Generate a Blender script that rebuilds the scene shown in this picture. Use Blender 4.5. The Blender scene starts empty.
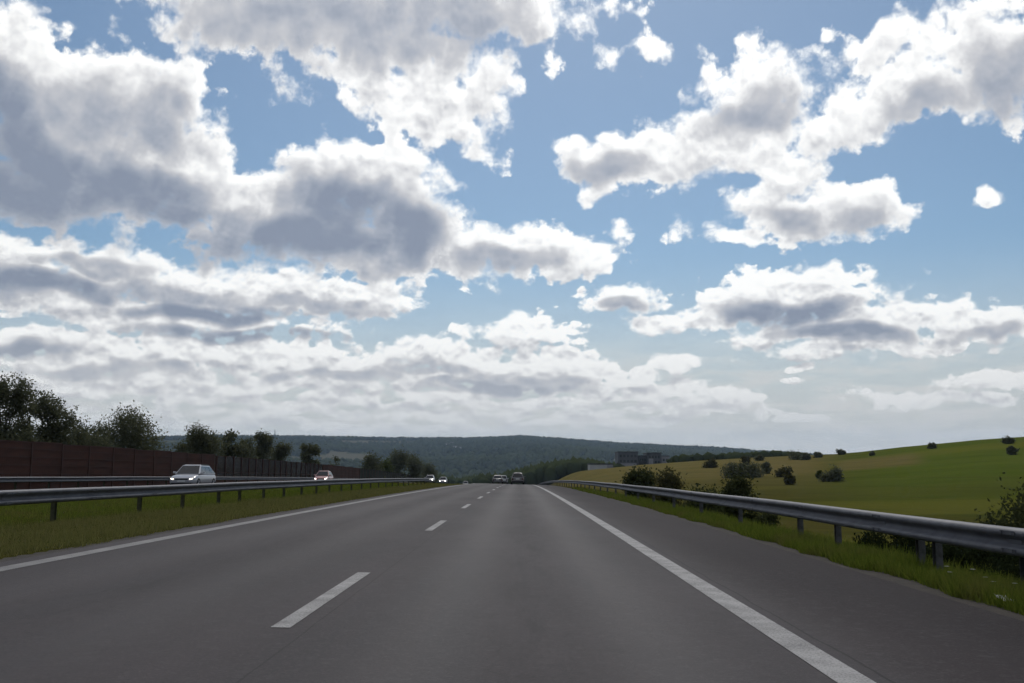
import bpy, bmesh, math, random
import numpy as np
from mathutils import Vector, Matrix, Euler
R = math.radians
S = bpy.context.scene
COL = S.collection
random.seed(4)
# ------------------------------------------------------------------ camera
F = 990.0
CAM = Vector((0, 0, 1.2))
PITCH = math.atan(128.5 / F)
YAW = math.atan(7 / F)
cd = bpy.data.cameras.new('camera')
cam = bpy.data.objects.new('camera', cd); COL.objects.link(cam)
cam.location = CAM
cam.rotation_euler = (math.pi / 2 + PITCH, 0, YAW)
cd.sensor_width = 36; cd.lens = 36 * F / 1024
cd.clip_start = 0.05; cd.clip_end = 40000
S.camera = cam
MR = Euler((math.pi / 2 + PITCH, 0, YAW)).to_matrix()

def ray(px, py):
    return (MR @ Vector(((px - 512) / F, (341.5 - py) / F, -1))).normalized()
def at(px, py, Y):
    d = ray(px, py); k = Y / d.y
    return Vector((d.x * k, Y, CAM.z + d.z * k))
def azel(px, py):
    d = ray(px, py)
    return math.degrees(math.atan2(d.x, d.y)), math.degrees(math.asin(d.z))

# ------------------------------------------------------------------ colour management
S.view_settings.view_transform = 'Standard'
S.view_settings.look = 'None'
S.view_settings.exposure = 0.0
S.view_settings.gamma = 1.0
S.view_settings.use_curve_mapping = False
S.render.engine = 'CYCLES'
S.cycles.max_bounces = 6
S.cycles.volume_bounces = 1
S.cycles.use_denoising = True
S.cycles.use_adaptive_sampling = True
S.cycles.adaptive_threshold = 0.02
S.cycles.adaptive_min_samples = 24

# ------------------------------------------------------------------ sun
SUN_EL, SUN_AZ = 46.0, 4.0      # azimuth measured from +Y towards +X
sd = bpy.data.lights.new('sun', 'SUN'); sd.energy = 1.7; sd.angle = R(10); sd.color = (1.0, 0.95, 0.88)
sun = bpy.data.objects.new('sun', sd); COL.objects.link(sun)
sdir = Vector((math.sin(R(SUN_AZ)) * math.cos(R(SUN_EL)), math.cos(R(SUN_AZ)) * math.cos(R(SUN_EL)), math.sin(R(SUN_EL))))
sun.rotation_euler = sdir.to_track_quat('Z', 'Y').to_euler()
sun.location = (0, 0, 50)

# ------------------------------------------------------------------ world: Nishita sky and a procedural cumulus layer by direction
W = bpy.data.worlds.new('World'); S.world = W; W.use_nodes = True
NT = W.node_tree; NT.nodes.clear()

class NB:
    def __init__(s, nt, flat=False): s.nt = nt; s.flat = flat
    def n(s, t, **k):
        x = s.nt.nodes.new(t)
        for a, b in k.items(): setattr(x, a, b)
        return x
    def set(s, sock, v):
        if v is None: return
        if isinstance(v, bpy.types.NodeSocket): s.nt.links.new(v, sock)
        else: sock.default_value = v
    def m(s, op, a, b=None, c=None, clamp=False):
        x = s.n('ShaderNodeMath', operation=op, use_clamp=clamp)
        s.set(x.inputs[0], a); s.set(x.inputs[1], b); s.set(x.inputs[2], c)
        return x.outputs[0]
    def v(s, op, a, b=None):
        x = s.n('ShaderNodeVectorMath', operation=op)
        s.set(x.inputs[0], a)
        if op == 'SCALE': s.set(x.inputs[3], b)
        else: s.set(x.inputs[1], b)
        return x.outputs['Value'] if op in ('LENGTH', 'DOT_PRODUCT') else x.outputs[0]
    def sm(s, v, a, b, c=0.0, d=1.0):
        x = s.n('ShaderNodeMapRange', interpolation_type='SMOOTHSTEP')
        s.set(x.inputs[0], v); s.set(x.inputs[1], a); s.set(x.inputs[2], b); s.set(x.inputs[3], c); s.set(x.inputs[4], d)
        return x.outputs[0]
    def lin(s, v, a, b, c=0.0, d=1.0, clamp=True):
        x = s.n('ShaderNodeMapRange', clamp=clamp)
        s.set(x.inputs[0], v); s.set(x.inputs[1], a); s.set(x.inputs[2], b); s.set(x.inputs[3], c); s.set(x.inputs[4], d)
        return x.outputs[0]
    def mix(s, f, a, b, mode='MIX'):
        x = s.n('ShaderNodeMix', data_type='RGBA', blend_type=mode)
        s.set(x.inputs[0], f); s.set(x.inputs[6], a); s.set(x.inputs[7], b)
        return x.outputs[2]
    def noise(s, vec, scale, detail=5, rough=0.5, lac=2.0, dist=0.0, col=False):
        x = s.n('ShaderNodeTexNoise', noise_dimensions='2D' if s.flat else '3D'); s.set(x.inputs['Vector'], vec)
        x.inputs['Scale'].default_value = scale; x.inputs['Detail'].default_value = detail
        x.inputs['Roughness'].default_value = rough; x.inputs['Lacunarity'].default_value = lac
        x.inputs['Distortion'].default_value = dist
        return x.outputs['Color'] if col else x.outputs['Fac']
    def voro(s, vec, scale, detail=2, rough=0.5, smooth=0.3):
        x = s.n('ShaderNodeTexVoronoi', feature='SMOOTH_F1', voronoi_dimensions='2D' if s.flat else '3D'); s.set(x.inputs['Vector'], vec)
        x.inputs['Scale'].default_value = scale; x.inputs['Detail'].default_value = detail
        x.inputs['Roughness'].default_value = rough; x.inputs['Smoothness'].default_value = smooth
        x.normalize = True
        return x.outputs['Distance']
    def xyz(s, a, b, c=0.0):
        x = s.n('ShaderNodeCombineXYZ'); s.set(x.inputs[0], a); s.set(x.inputs[1], b); s.set(x.inputs[2], c)
        return x.outputs[0]
    def sep(s, v):
        x = s.n('ShaderNodeSeparateXYZ'); s.set(x.inputs[0], v); return x.outputs

# cumulus masses: centre and radii, given where they stand in the sky (degrees are derived)
CL = [
 # big cloud on the left
 (8,55,58,48,0),(45,95,60,50,0),(120,95,75,44,0),(60,150,130,64,0),(160,112,56,58,0),(185,165,42,48,0),(205,195,40,36,0),(30,188,110,32,0),(130,195,80,34,0),(185,80,24,26,0),
 # the mass right of it
 (238,212,60,38,0),(310,222,95,50,0),(352,180,54,38,0),(405,205,56,46,0),(432,238,44,34,0),(350,250,100,24,0),(350,152,42,24,0),(395,165,40,24,0),(485,252,50,26,0),(530,250,46,26,0),(572,263,40,13,0),
 # top cloud
 (330,-5,172,68,0),(400,55,90,24,0),(230,12,76,42,0),(450,0,140,40,0),(545,5,40,26,0),(370,80,42,26,0),(425,105,55,40,0),(478,85,40,44,0),(455,125,28,20,0),
 # right diagonal cloud
 (612,163,46,28,0),(690,155,80,30,0),(752,95,68,40,0),(740,125,76,36,0),(850,122,92,26,18),(905,80,56,34,28),(893,40,30,22,0),(1003,55,50,50,0),(965,88,70,24,0),
 (812,208,78,28,0),(865,206,42,26,0),(735,238,42,9,0),(785,172,34,24,0),(770,195,30,20,0),
 # small ones
 (622,297,46,14,0),(655,324,30,10,0),
 (795,295,80,24,0),(745,312,60,18,0),(870,320,92,20,0),(990,328,60,15,0),(850,344,90,12,0),(715,320,36,10,0),(850,332,110,14,0),
 # lower left bank
 (20,264,72,26,0),(110,270,80,24,0),(200,284,75,22,0),(275,294,75,20,0),(350,294,62,17,0),(392,293,26,7,12),(60,298,120,20,0),(170,318,150,14,0),(40,340,90,10,0),
 # rows nearer the horizon
 (432,357,46,20,0),(520,330,46,13,0),(490,368,70,18,0),(560,372,55,13,0),(678,363,27,8,0),(340,368,70,14,0),(230,352,90,14,0),(90,360,90,14,0),(30,335,60,8,0),
 (712,394,30,6,0),(745,398,14,4,0),(1000,380,50,8,0),(930,343,50,8,0),
 (986,197,15,11,0),(805,367,12,4,0),(795,381,9,3,0),(623,232,26,34,-20,.64),(612,44,52,26,25,.7),(645,52,26,52,12,.7),(555,54,24,44,0,.7),(708,232,46,18,0,.7),(680,235,30,30,0,.7),(480,150,60,22,-20,.65),(840,45,50,20,-30,.7),
]
_r = random.Random(21)
for (yy, hh, x0, x1, st) in ((345, 9, -20, 260, 38), (362, 9, -20, 560, 34), (377, 8, -20, 660, 32), (390, 7, -20, 700, 30), (402, 5.5, -20, 740, 30), (413, 4.5, -20, 820, 34), (398, 5, 880, 1040, 44), (424, 3.5, -20, 700, 44)):
    xx = x0
    while xx < x1:
        CL.append((xx, yy + _r.uniform(-4, 4), _r.uniform(.45, .95) * st, hh * _r.uniform(.7, 1.35), 0)); xx += st * _r.uniform(.75, 1.7)
# thick, therefore grey-blue, cores
DK = [(30,178,125,44,0),(10,130,40,40,0),(130,195,80,26,0),(350,215,70,36,0),(300,245,120,20,0),(415,235,34,28,0),
 (50,286,75,11,0),(200,312,80,10,0),(785,314,64,11,0),(20,345,50,7,0),(160,215,60,16,0),(840,330,50,8,0),(500,386,60,5,0),(240,335,90,6,0)]
# lighter grey parts
DL = [(155,115,38,42,0),(320,18,150,44,0),(400,35,120,32,0),(470,5,60,30,0),(748,112,50,22,12),(1012,70,34,34,0),(930,100,50,16,10),(865,210,36,16,0),(790,212,26,12,0),
 (622,301,32,7,0),(160,290,80,10,0),(330,302,60,9,0),(500,260,60,11,0),(430,372,40,7,0),(540,380,60,7,0),(980,334,46,7,0),(610,172,36,10,0),(870,332,60,10,0),
 (90,120,60,40,0),(240,235,50,22,0),(100,370,100,6,0),(340,380,60,5,0),(90,265,60,8,0)]

WARP = 1.6
def ell_group(name, lst, k, box):
    """smooth union of the ellipses that reach into the box (az0, az1, el0, el1)"""
    g = bpy.data.node_groups.new(name, 'ShaderNodeTree')
    g.interface.new_socket('P', in_out='INPUT', socket_type='NodeSocketVector')
    g.interface.new_socket('D', in_out='OUTPUT', socket_type='NodeSocketFloat')
    b = NB(g); gi = b.n('NodeGroupInput'); go = b.n('NodeGroupOutput')
    acc = None
    for (cx, cy, rx, ry, rot, *off) in lst:
        a, e = azel(cx, cy)
        c = math.cos(R(e)); kx = 57.3 / F * math.cos(math.atan(abs(cx - 512) / F)) ** 2 / max(c, .5)
        ky = 57.3 / F * .96
        wx, wy = rx * kx, ry * ky
        rr = math.radians(rot); ex = abs(wx * math.cos(rr)) + abs(wy * math.sin(rr)); ey = abs(wx * math.sin(rr)) + abs(wy * math.cos(rr))
        if a - 1.9 * ex - WARP > box[1] or a + 1.9 * ex + WARP < box[0] or e - 1.9 * ey - WARP > box[3] or e + 1.9 * ey + WARP < box[2]: continue
        src = gi.outputs[0]
        if acc is not None:         # ties each step to the one before it, so that the shader stays small
            ma = b.n('ShaderNodeVectorMath', operation='MULTIPLY_ADD')
            b.set(ma.inputs[0], acc); ma.inputs[1].default_value = (0, 0, 1); b.set(ma.inputs[2], src); src = ma.outputs[0]
        mp = b.n('ShaderNodeMapping', vector_type='TEXTURE')
        b.set(mp.inputs[0], src)
        mp.inputs[1].default_value = (a, e, 0); mp.inputs[2].default_value = (0, 0, rr); mp.inputs[3].default_value = (wx, wy, 1e6)
        L = b.v('LENGTH', mp.outputs[0])
        if off: L = b.m('ADD', L, off[0])
        acc = L if acc is None else b.m('SMOOTH_MIN', acc, L, k)
    b.set(go.inputs[0], b.m('SUBTRACT', 1.0, acc) if acc is not None else -2.0)
    if acc is None: go.inputs[0].default_value = -2.0
    return g

b = NB(NT, True)
tc = b.n('ShaderNodeTexCoord')
D = tc.outputs['Generated']
dx, dy, dz = b.sep(D)
az = b.m('MULTIPLY', b.m('ARCTAN2', dx, dy), 57.29578)
el = b.m('MULTIPLY', b.m('ARCSINE', dz), 57.29578)
elp = b.m('MAXIMUM', el, 0.0)
P0 = b.xyz(az, el)
# clear sky, the veil low in it and the stratus streaks near the horizon
sky = b.n('ShaderNodeTexSky', sky_type='NISHITA')
sky.sun_disc = False; sky.sun_elevation = R(SUN_EL); sky.sun_rotation = R(SUN_AZ)
sky.air_density = 1.0; sky.dust_density = 0.4; sky.ozone_density = 1.2; sky.altitude = 200
STR = 0.1
skyc = b.v('ADD', b.v('MULTIPLY', sky.outputs[0], (STR * .59, STR * .69, STR * .72)), b.v('SCALE', b.xyz(1.0, .95, .95), b.lin(b.v('DOT_PRODUCT', D, tuple(sdir)), .75, .97, 0, .06)))
def base_sky():
    strat = b.noise(b.xyz(b.m('MULTIPLY', az, .06), b.m('MULTIPLY', b.m('POWER', b.m('ADD', elp, .3), .5), 1.6), 1.0), 4.0, 6, .6)
    veil = b.m('MULTIPLY', b.sm(el, 13.0, 1.0), .90)
    streak = b.m('MULTIPLY', b.m('MULTIPLY', b.sm(strat, .42, .66), b.sm(el, 8.0, 4.0)), .7)
    veilc = b.mix(b.sm(strat, .35, .65), (.62, .605, .585, 1), (.70, .685, .65, 1))
    return b.mix(streak, b.mix(veil, skyc, veilc), (.68, .67, .65, 1))
BASE = base_sky()

SH = 1.5
def fine(off_az, off_el, detail, tail):
    """warp and puff noise of the cloud field at this direction (or a step beside it)"""
    vec = b.xyz(b.m('MULTIPLY', b.m('ADD', az, off_az), .1), b.m('MULTIPLY', b.m('POWER', b.m('MAXIMUM', b.m('ADD', el, off_el + 1.5), .05), .62), .55), 3.3)
    wn = b.noise(vec, 1.7, 2, .5, col=True)
    wv = b.v('SCALE', b.v('SUBTRACT', wn, (.5, .5, .5)), b.lin(elp, 2, 26, 1.0, 4.0))
    wv = b.v('MULTIPLY', wv, (1, 1, 0))
    f = b.noise(vec, 6, detail, .50, 2.1, 0.0)
    vv = b.v('ADD', vec, b.v('SCALE', b.noise(vec, 14, 3, .55, col=True), .05))
    v = b.voro(vv, 6, tail, .60, .22)
    n = b.m('ADD', b.m('MULTIPLY', b.m('SUBTRACT', f, .5), 1.5), b.m('MULTIPLY', b.m('SUBTRACT', .42, v), 1.3))
    lv = b.xyz(b.m('MULTIPLY', b.m('ADD', az, off_az * .6), .30), b.m('MULTIPLY', b.m('ADD', el, off_el * .6), .42), 0.0)
    f2 = b.m('SUBTRACT', b.noise(lv, 2.6, 5, .5), .5); v2 = b.m('SUBTRACT', .42, b.voro(b.v('ADD', lv, b.v('SCALE', b.noise(lv, 5, 2, .5, col=True), .10)), 2.6, 1.5, .55, .2))
    n2 = b.m('MULTIPLY', b.m('ADD', b.m('MULTIPLY', f2, 1.5), b.m('MULTIPLY', v2, 1.6)), b.lin(el, 15, 7, 0, .95))
    n = b.m('ADD', n, n2)
    return n, b.v('ADD', b.v('ADD', P0, (off_az, off_el, 0)), wv), wv
n0, P_0, wv0 = fine(0, 0, 8, 4)
n1, P_1, _ = fine(0.10, 0.34, 5, 3)
SOFT = b.lin(b.noise(P0, .22, 2, .5), .35, .65, .20, .60)

sdot = b.v('DOT_PRODUCT', D, tuple(sdir))
GLOW = b.lin(sdot, .72, .97, .97, 1.10)     # forward scattering towards the sun
def sector(box):
    gC = ell_group('cloud_masses', CL, 0.18, box); gD = ell_group('cloud_cores', DK, 0.35, box); gL = ell_group('cloud_greys', DL, 0.35, box)
    def grp(g, P):
        x = b.n('ShaderNodeGroup', node_tree=g); b.set(x.inputs[0], P); return x.outputs[0]
    m0 = grp(gC, P_0); m1 = grp(gC, b.v('ADD', P_1, (0, .5, 0)))
    d0 = b.m('ADD', m0, n0)
    alpha = b.sm(d0, -0.06, SOFT)
    Pw = b.v('ADD', P0, b.v('SCALE', wv0, 1.2))
    core = b.sm(b.m('ADD', grp(gD, Pw), b.m('MULTIPLY', n0, .45)), -.55, .75)
    grey = b.sm(b.m('ADD', grp(gL, Pw), b.m('MULTIPLY', n0, .45)), -.45, .70)
    relief = b.m('ADD', b.m('MULTIPLY', b.m('SUBTRACT', n0, n1), b.lin(el, 6, 16, .62, .55)), b.m('MULTIPLY', b.m('SUBTRACT', m0, m1), .30))
    relief = b.m('MULTIPLY', relief, b.lin(b.m('MAXIMUM', core, b.m('MULTIPLY', grey, .75)), 0, 1, 1.0, .48))
    thick = b.sm(d0, .2, 1.3)
    t = b.m('MAXIMUM', b.m('MULTIPLY', core, .80), b.m('MULTIPLY', grey, .44))
    t = b.m('ADD', t, b.m('MULTIPLY', thick, .16))
    t = b.m('SUBTRACT', b.m('ADD', b.m('SUBTRACT', t, relief), .12), b.m('MULTIPLY', b.sm(d0, .75, .1), .12))
    rp = b.n('ShaderNodeValToRGB'); b.set(rp.inputs[0], t)
    cr = rp.color_ramp; cr.interpolation = 'LINEAR'
    cr.elements[0].position = 0.0; cr.elements[0].color = (1.08, 1.08, 1.06, 1)
    cr.elements[1].position = 1.0; cr.elements[1].color = (.25, .288, .37, 1)
    for p, c in ((.2, (.86, .86, .86)), (.45, (.57, .575, .60)), (.72, (.385, .415, .48))):
        e = cr.elements.new(p); e.color = (*c, 1)
    cloud = b.mix(b.m('MULTIPLY', b.sm(el, 9.0, 1.5), .6), b.v('SCALE', rp.outputs[0], GLOW), (.67, .66, .64, 1))
    alpha = b.m('MULTIPLY', alpha, b.lin(el, 0.6, 4.0, .15, .98))
    out = b.v('SCALE', b.mix(alpha, BASE, cloud), 1.0 / STR)
    bg = b.n('ShaderNodeBackground'); b.set(bg.inputs[0], out); bg.inputs[1].default_value = STR
    return bg.outputs[0]
def mixs(f, a, c):
    x = b.n('ShaderNodeMixShader'); b.set(x.inputs[0], f); b.set(x.inputs[1], a); b.set(x.inputs[2], c); return x.outputs[0]
AZ = [-36, -16, -5, 6, 17, 36]; EL = [-1, 8.5, 14.5, 34]
rows = []
for j in range(3):
    sh = sector((AZ[0], AZ[1], EL[j], EL[j + 1]))
    for i in range(1, 5):
        sh = mixs(b.m('GREATER_THAN', az, AZ[i]), sh, sector((AZ[i], AZ[i + 1], EL[j], EL[j + 1])))
    rows.append(sh)
front = mixs(b.m('GREATER_THAN', el, EL[1]), rows[0], mixs(b.m('GREATER_THAN', el, EL[2]), rows[1], rows[2]))
# the rest of the sky, behind and above: the same broken cumulus, more simply drawn
pz = b.m('MAXIMUM', b.m('ADD', dz, .12), .05)
q = b.xyz(b.m('DIVIDE', dx, pz), b.m('DIVIDE', dy, pz))
cn = b.noise(q, 1.3, 5, .55)
oc = b.mix(b.sm(cn, .5, .7), (.72, .72, .73, 1), (.36, .38, .44, 1))
oth = b.mix(b.m('MULTIPLY', b.sm(cn, .46, .56), b.lin(el, 0, 4, .2, 1)), BASE, oc)
bg = b.n('ShaderNodeBackground'); b.set(bg.inputs[0], b.v('SCALE', oth, 1.0 / STR)); bg.inputs[1].default_value = STR
inside = b.m('MULTIPLY', b.m('LESS_THAN', b.m('ABSOLUTE', az), 36.0), b.m('MULTIPLY', b.m('GREATER_THAN', el, -1.0), b.m('LESS_THAN', el, 34.0)))
wo = b.n('ShaderNodeOutputWorld'); b.set(wo.inputs[0], mixs(inside, bg.outputs[0], front))
W.cycles.sampling_method = 'MANUAL'; W.cycles.sample_map_resolution = 256
#END_SKY

# ------------------------------------------------------------------ helpers
def material(name, color, rough=.8, metal=0.0, spec=.3, noise_amt=0.0, noise_scale=3.0, bump=0.0, bump_scale=40.0, emit=None, estr=0.0, color2=None, coords='Object'):
    m = bpy.data.materials.new(name); m.use_nodes = True
    nt = m.node_tree; bs = nt.nodes['Principled BSDF']; q = NB(nt)
    bs.inputs['Base Color'].default_value = (*color, 1); bs.inputs['Roughness'].default_value = rough
    bs.inputs['Metallic'].default_value = metal; bs.inputs['Specular IOR Level'].default_value = spec
    tco = q.n('ShaderNodeTexCoord').outputs[coords]
    if noise_amt or color2:
        f = q.sm(q.noise(tco, noise_scale, 5, .6), .3, .7)
        c2 = color2 if color2 else tuple(c * (1 - noise_amt) for c in color)
        q.set(bs.inputs['Base Color'], q.mix(f, (*color, 1), (*c2, 1)))
    if bump:
        bp = q.n('ShaderNodeBump'); bp.inputs['Strength'].default_value = bump; bp.inputs['Distance'].default_value = .02
        q.set(bp.inputs['Height'], q.noise(tco, bump_scale, 4, .6)); q.set(bs.inputs['Normal'], bp.outputs[0])
    if emit:
        bs.inputs['Emission Color'].default_value = (*emit, 1); bs.inputs['Emission Strength'].default_value = estr
    return m

def link(name, me, mat, parent=None, loc=None):
    o = bpy.data.objects.new(name, me); COL.objects.link(o)
    if mat is not None and not me.materials:
        for x in (mat if isinstance(mat, (list, tuple)) else [mat]): me.materials.append(x)
    if parent: o.parent = parent
    if loc is not None: o.location = loc
    return o
def tag(o, label=None, cat=None, group=None, kind=None):
    if label: o['label'] = label
    if cat: o['category'] = cat
    if group: o['group'] = group
    if kind: o['kind'] = kind
    return o
def empty(name, loc, label, cat, group=None, rz=0.0):
    o = bpy.data.objects.new(name, None); COL.objects.link(o)
    o.location = loc; o.rotation_euler = (0, 0, rz); o.empty_display_size = .2
    return tag(o, label, cat, group)
def mesh_np(name, V, Fc, smooth=False):
    """V (n,3), Fc (m,k) -> mesh"""
    V = np.asarray(V, dtype=np.float32); Fc = np.asarray(Fc, dtype=np.int32)
    me = bpy.data.meshes.new(name)
    me.vertices.add(len(V)); me.vertices.foreach_set('co', V.ravel())
    k = Fc.shape[1]
    me.loops.add(Fc.size); me.loops.foreach_set('vertex_index', Fc.ravel())
    me.polygons.add(len(Fc)); me.polygons.foreach_set('loop_start', np.arange(0, Fc.size, k, dtype=np.int32))
    me.polygons.foreach_set('loop_total', np.full(len(Fc), k, dtype=np.int32))
    if smooth: me.polygons.foreach_set('use_smooth', np.ones(len(Fc), dtype=bool))
    me.update(calc_edges=True); me.validate()
    return me
def grid_mesh(name, X, Y, Z, smooth=True, wrap=False):
    n, m = X.shape
    V = np.stack([X, Y, Z], -1).reshape(-1, 3)
    i = np.arange(n * m).reshape(n, m)
    if wrap: i = np.concatenate([i, i[:, :1]], 1)
    Fc = np.stack([i[:-1, :-1], i[:-1, 1:], i[1:, 1:], i[1:, :-1]], -1).reshape(-1, 4)
    return mesh_np(name, V, Fc, smooth)
class MB:
    def __init__(s): s.v = []; s.f = []
    def box(s, x0, x1, y0, y1, z0, z1):
        n = len(s.v)
        s.v += [(x0,y0,z0),(x1,y0,z0),(x1,y1,z0),(x0,y1,z0),(x0,y0,z1),(x1,y0,z1),(x1,y1,z1),(x0,y1,z1)]
        s.f += [tuple(n + k for k in q) for q in ((0,3,2,1),(4,5,6,7),(0,1,5,4),(1,2,6,5),(2,3,7,6),(3,0,4,7))]
        return s
    def hexa(s, pts):
        """eight points: bottom ring then top ring"""
        n = len(s.v); s.v += [tuple(p) for p in pts]
        s.f += [tuple(n + k for k in q) for q in ((0,3,2,1),(4,5,6,7),(0,1,5,4),(1,2,6,5),(2,3,7,6),(3,0,4,7))]
        return s
    def slab(s, pts, t):
        """quad with thickness t along its normal"""
        p = [Vector(a) for a in pts]; nn = (p[1] - p[0]).cross(p[3] - p[0]).normalized() * t
        return s.hexa([q for q in p] + [q + nn for q in p])
    def tube(s, a, c, r0, r1, k=8, cap=True):
        a = Vector(a); c = Vector(c); z = (c - a).normalized(); x = z.orthogonal().normalized(); y = z.cross(x); n = len(s.v)
        for p, r in ((a, r0), (c, r1)):
            for i in range(k):
                t = 2 * math.pi * i / k; s.v.append(tuple(p + x * (r * math.cos(t)) + y * (r * math.sin(t))))
        for i in range(k): s.f.append((n + i, n + (i + 1) % k, n + k + (i + 1) % k, n + k + i))
        if cap: s.f.append(tuple(n + k + i for i in range(k))); s.f.append(tuple(n + k - 1 - i for i in range(k)))
        return s
    def rings(s, rings, cap=True):
        n0 = len(s.v); k = len(rings[0])
        for r in rings: s.v += [tuple(p) for p in r]
        for j in range(len(rings) - 1):
            for i in range(k):
                q = n0 + j * k; s.f.append((q + i, q + (i + 1) % k, q + k + (i + 1) % k, q + k + i))
        if cap:
            s.f.append(tuple(n0 + k - 1 - i for i in range(k))); q = n0 + (len(rings) - 1) * k; s.f.append(tuple(q + i for i in range(k)))
        return s
    def build(s, name, mat, parent=None, bevel=0.0, smooth=False, loc=None, seg=2):
        me = bpy.data.meshes.new(name); me.from_pydata(s.v, [], s.f); me.update()
        bm = bmesh.new(); bm.from_mesh(me)
        bmesh.ops.recalc_face_normals(bm, faces=bm.faces)
        if bevel: bmesh.ops.bevel(bm, geom=[e for e in bm.edges if e.calc_face_angle(0) > .5], offset=bevel, segments=seg, profile=.6, affect='EDGES', clamp_overlap=True)
        bm.to_mesh(me); bm.free()
        if smooth: me.polygons.foreach_set('use_smooth', [True] * len(me.polygons))
        return link(name, me, mat, parent, loc)

# ------------------------------------------------------------------ terrain
CV = 4.2e-5
def sstep(a, c, x):
    t = np.clip((x - a) / (c - a), 0, 1); return t * t * (3 - 2 * t)
def prof(y):
    """the road climbs to a long crest and runs down behind it"""
    y = np.asarray(y, float)
    p = np.where(y < 0, 0, -CV * y * y)
    p = np.where(y > 350, -CV * 350 ** 2 - 2 * CV * 350 * (y - 350), p)
    return np.where(y > 1400, -CV * 350 ** 2 - 2 * CV * 350 * 1050, p)
CX = [-60, -34, -30, -28.6, -27.2, -16.9, -16.4, -13.3, -10.3, -7.6, -5.95, 0, 4.45, 4.7, 5.75]
CZ = [.9, .5, .12, .08, .10, .30, .31, .18, .06, .10, .16, 0, -.12, -.125, -.165]
def cross(x): return np.interp(x, CX, CZ)
def road_z(x, y): return float(cross(x) + prof(y))
# ridge of the field on the right, as directions from the camera (x/y, rise/y)
RU = []; RT = []
for (px, py) in ((519,482),(545,475.5),(560,473),(600,469),(640,465),(700,461),(760,458),(800,456.5),(830,455.5),(860,453.5),(900,449.5),(940,446.5),(980,443.5),(1024,441.5),(1080,439),(1200,437),(1500,440)):
    d = ray(px, py); RU.append(d.x / d.y); RT.append(d.z / d.y)
# skyline of the far hills
HU = []; HT = []
for (px, py) in ((-600,446),(-100,442),(100,441),(160,440.5),(220,438.5),(300,438),(400,439),(470,438.5),(520,436.5),(560,438.5),(600,442),(650,445),(700,447),(750,450.5),(790,453),(830,456),(900,461),(1024,465),(1500,468)):
    d = ray(px, py + 3.2); HU.append(d.x / d.y); HT.append(d.z / d.y)
RIDGE = 400.0; HILL = 5200.0
def vnoise(x, y, s, seed):
    """cheap smooth value noise"""
    x = x / s + seed * 17.3; y = y / s + seed * 9.1
    xi = np.floor(x); yi = np.floor(y); fx = x - xi; fy = y - yi
    fx = fx * fx * (3 - 2 * fx); fy = fy * fy * (3 - 2 * fy)
    def h(a, c):
        v = np.sin(a * 127.1 + c * 311.7 + seed * 74.7) * 43758.5453; return v - np.floor(v)
    return (h(xi, yi) * (1 - fx) + h(xi + 1, yi) * fx) * (1 - fy) + (h(xi, yi + 1) * (1 - fx) + h(xi + 1, yi + 1) * fx) * fy * 1.0
def ground_z(x, y):
    x = np.asarray(x, float); y = np.asarray(y, float)
    x, y = np.broadcast_arrays(x, y)
    r = np.hypot(x, y); yy = np.maximum(y, 1.0); u = np.clip(x / yy, -3, 3)
    back = y < 30
    u = np.where(back, np.sign(x) * np.minimum(np.abs(x) / 30, 3), u)
    base = cross(x) + prof(y)
    # right: fall of the embankment, shallow valley, then the field up to its ridge and down behind it
    zr = 1.2 + np.interp(u, RU, RT) * RIDGE 
    n = (vnoise(x, y, 40, 1) - .5) * 1.0 + (vnoise(x, y, 13, 2) - .5) * .3
    dd = np.where(back, np.abs(x), r)
    val = -4.6 + n
    t = sstep(75, RIDGE, dd)
    fld = val * (1 - t) + zr * t
    down = sstep(RIDGE, 1300, r)
    fld = fld * (1 - down) + (-40) * down
    fld = np.where(y < 0, -4.6 + n, fld)
    wdt = 8.5 + 13 * sstep(120, 300, y)
    bl = sstep(5.4, 5.7 + wdt, x)
    right = base * (1 - bl) + fld * bl
    # left
    nl = (vnoise(x, y, 60, 3) - .5) * 2.0
    lf = cross(x) + prof(y) + sstep(34, 80, -x) * (1.2 + nl)
    lf = lf * (1 - sstep(900, 1600, r)) + (-40) * sstep(900, 1600, r)
    z = np.where(x > 0, right, lf)
    # far hills
    hz = 1.2 + np.interp(u, HU, HT) * HILL
    hn = (vnoise(x, y, 900, 5) - .5) * 60 + (vnoise(x, y, 300, 6) - .5) * 22
    h = sstep(1500, HILL, r)
    top = 1 - sstep(HILL, 9000, r) * .8
    far = (-40) * (1 - h) + hz * h * top + hn * np.sin(np.pi * np.clip(h, 0, 1)) * .8
    z = np.where((r > 1500) & (y > 0), far, z)
    return z
def gz(x, y): return float(ground_z(np.array([x]), np.array([y]))[0])

ang = np.radians(np.concatenate([np.linspace(-180, -50, 40)[:-1], np.linspace(-50, -36, 30)[:-1], np.linspace(-36, 36, 560)[:-1], np.linspace(36, 50, 30)[:-1], np.linspace(50, 180, 40)[:-1]]))
rad = np.concatenate([[0.5], np.geomspace(3, 9000, 330)])
A, RR = np.meshgrid(ang, rad)
GX = RR * np.sin(A); GY = RR * np.cos(A)
GZ = ground_z(GX, GY)
# the sheet stays well below the carriageways, which are sheets of their own
on = ((GX > -6.2) & (GX < 4.9)) | ((GX > -28.2) & (GX < -16.3))
GZ = np.where(on & (GY < 1450), GZ - .25 - np.where(RR > 200, .6, 0), GZ)
gme = grid_mesh('ground', GX, GY, GZ, True, True)

# what covers the ground: mown verge, stubble, meadow, woods on the hills
pa = np.zeros((GX.size, 4), np.float32)
px_ = GX.ravel(); py_ = GY.ravel(); r_ = np.hypot(px_, py_)
uu = px_ / np.maximum(py_, 1)
wob = (vnoise(px_, py_, 30, 8) - .5) * 40
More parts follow.
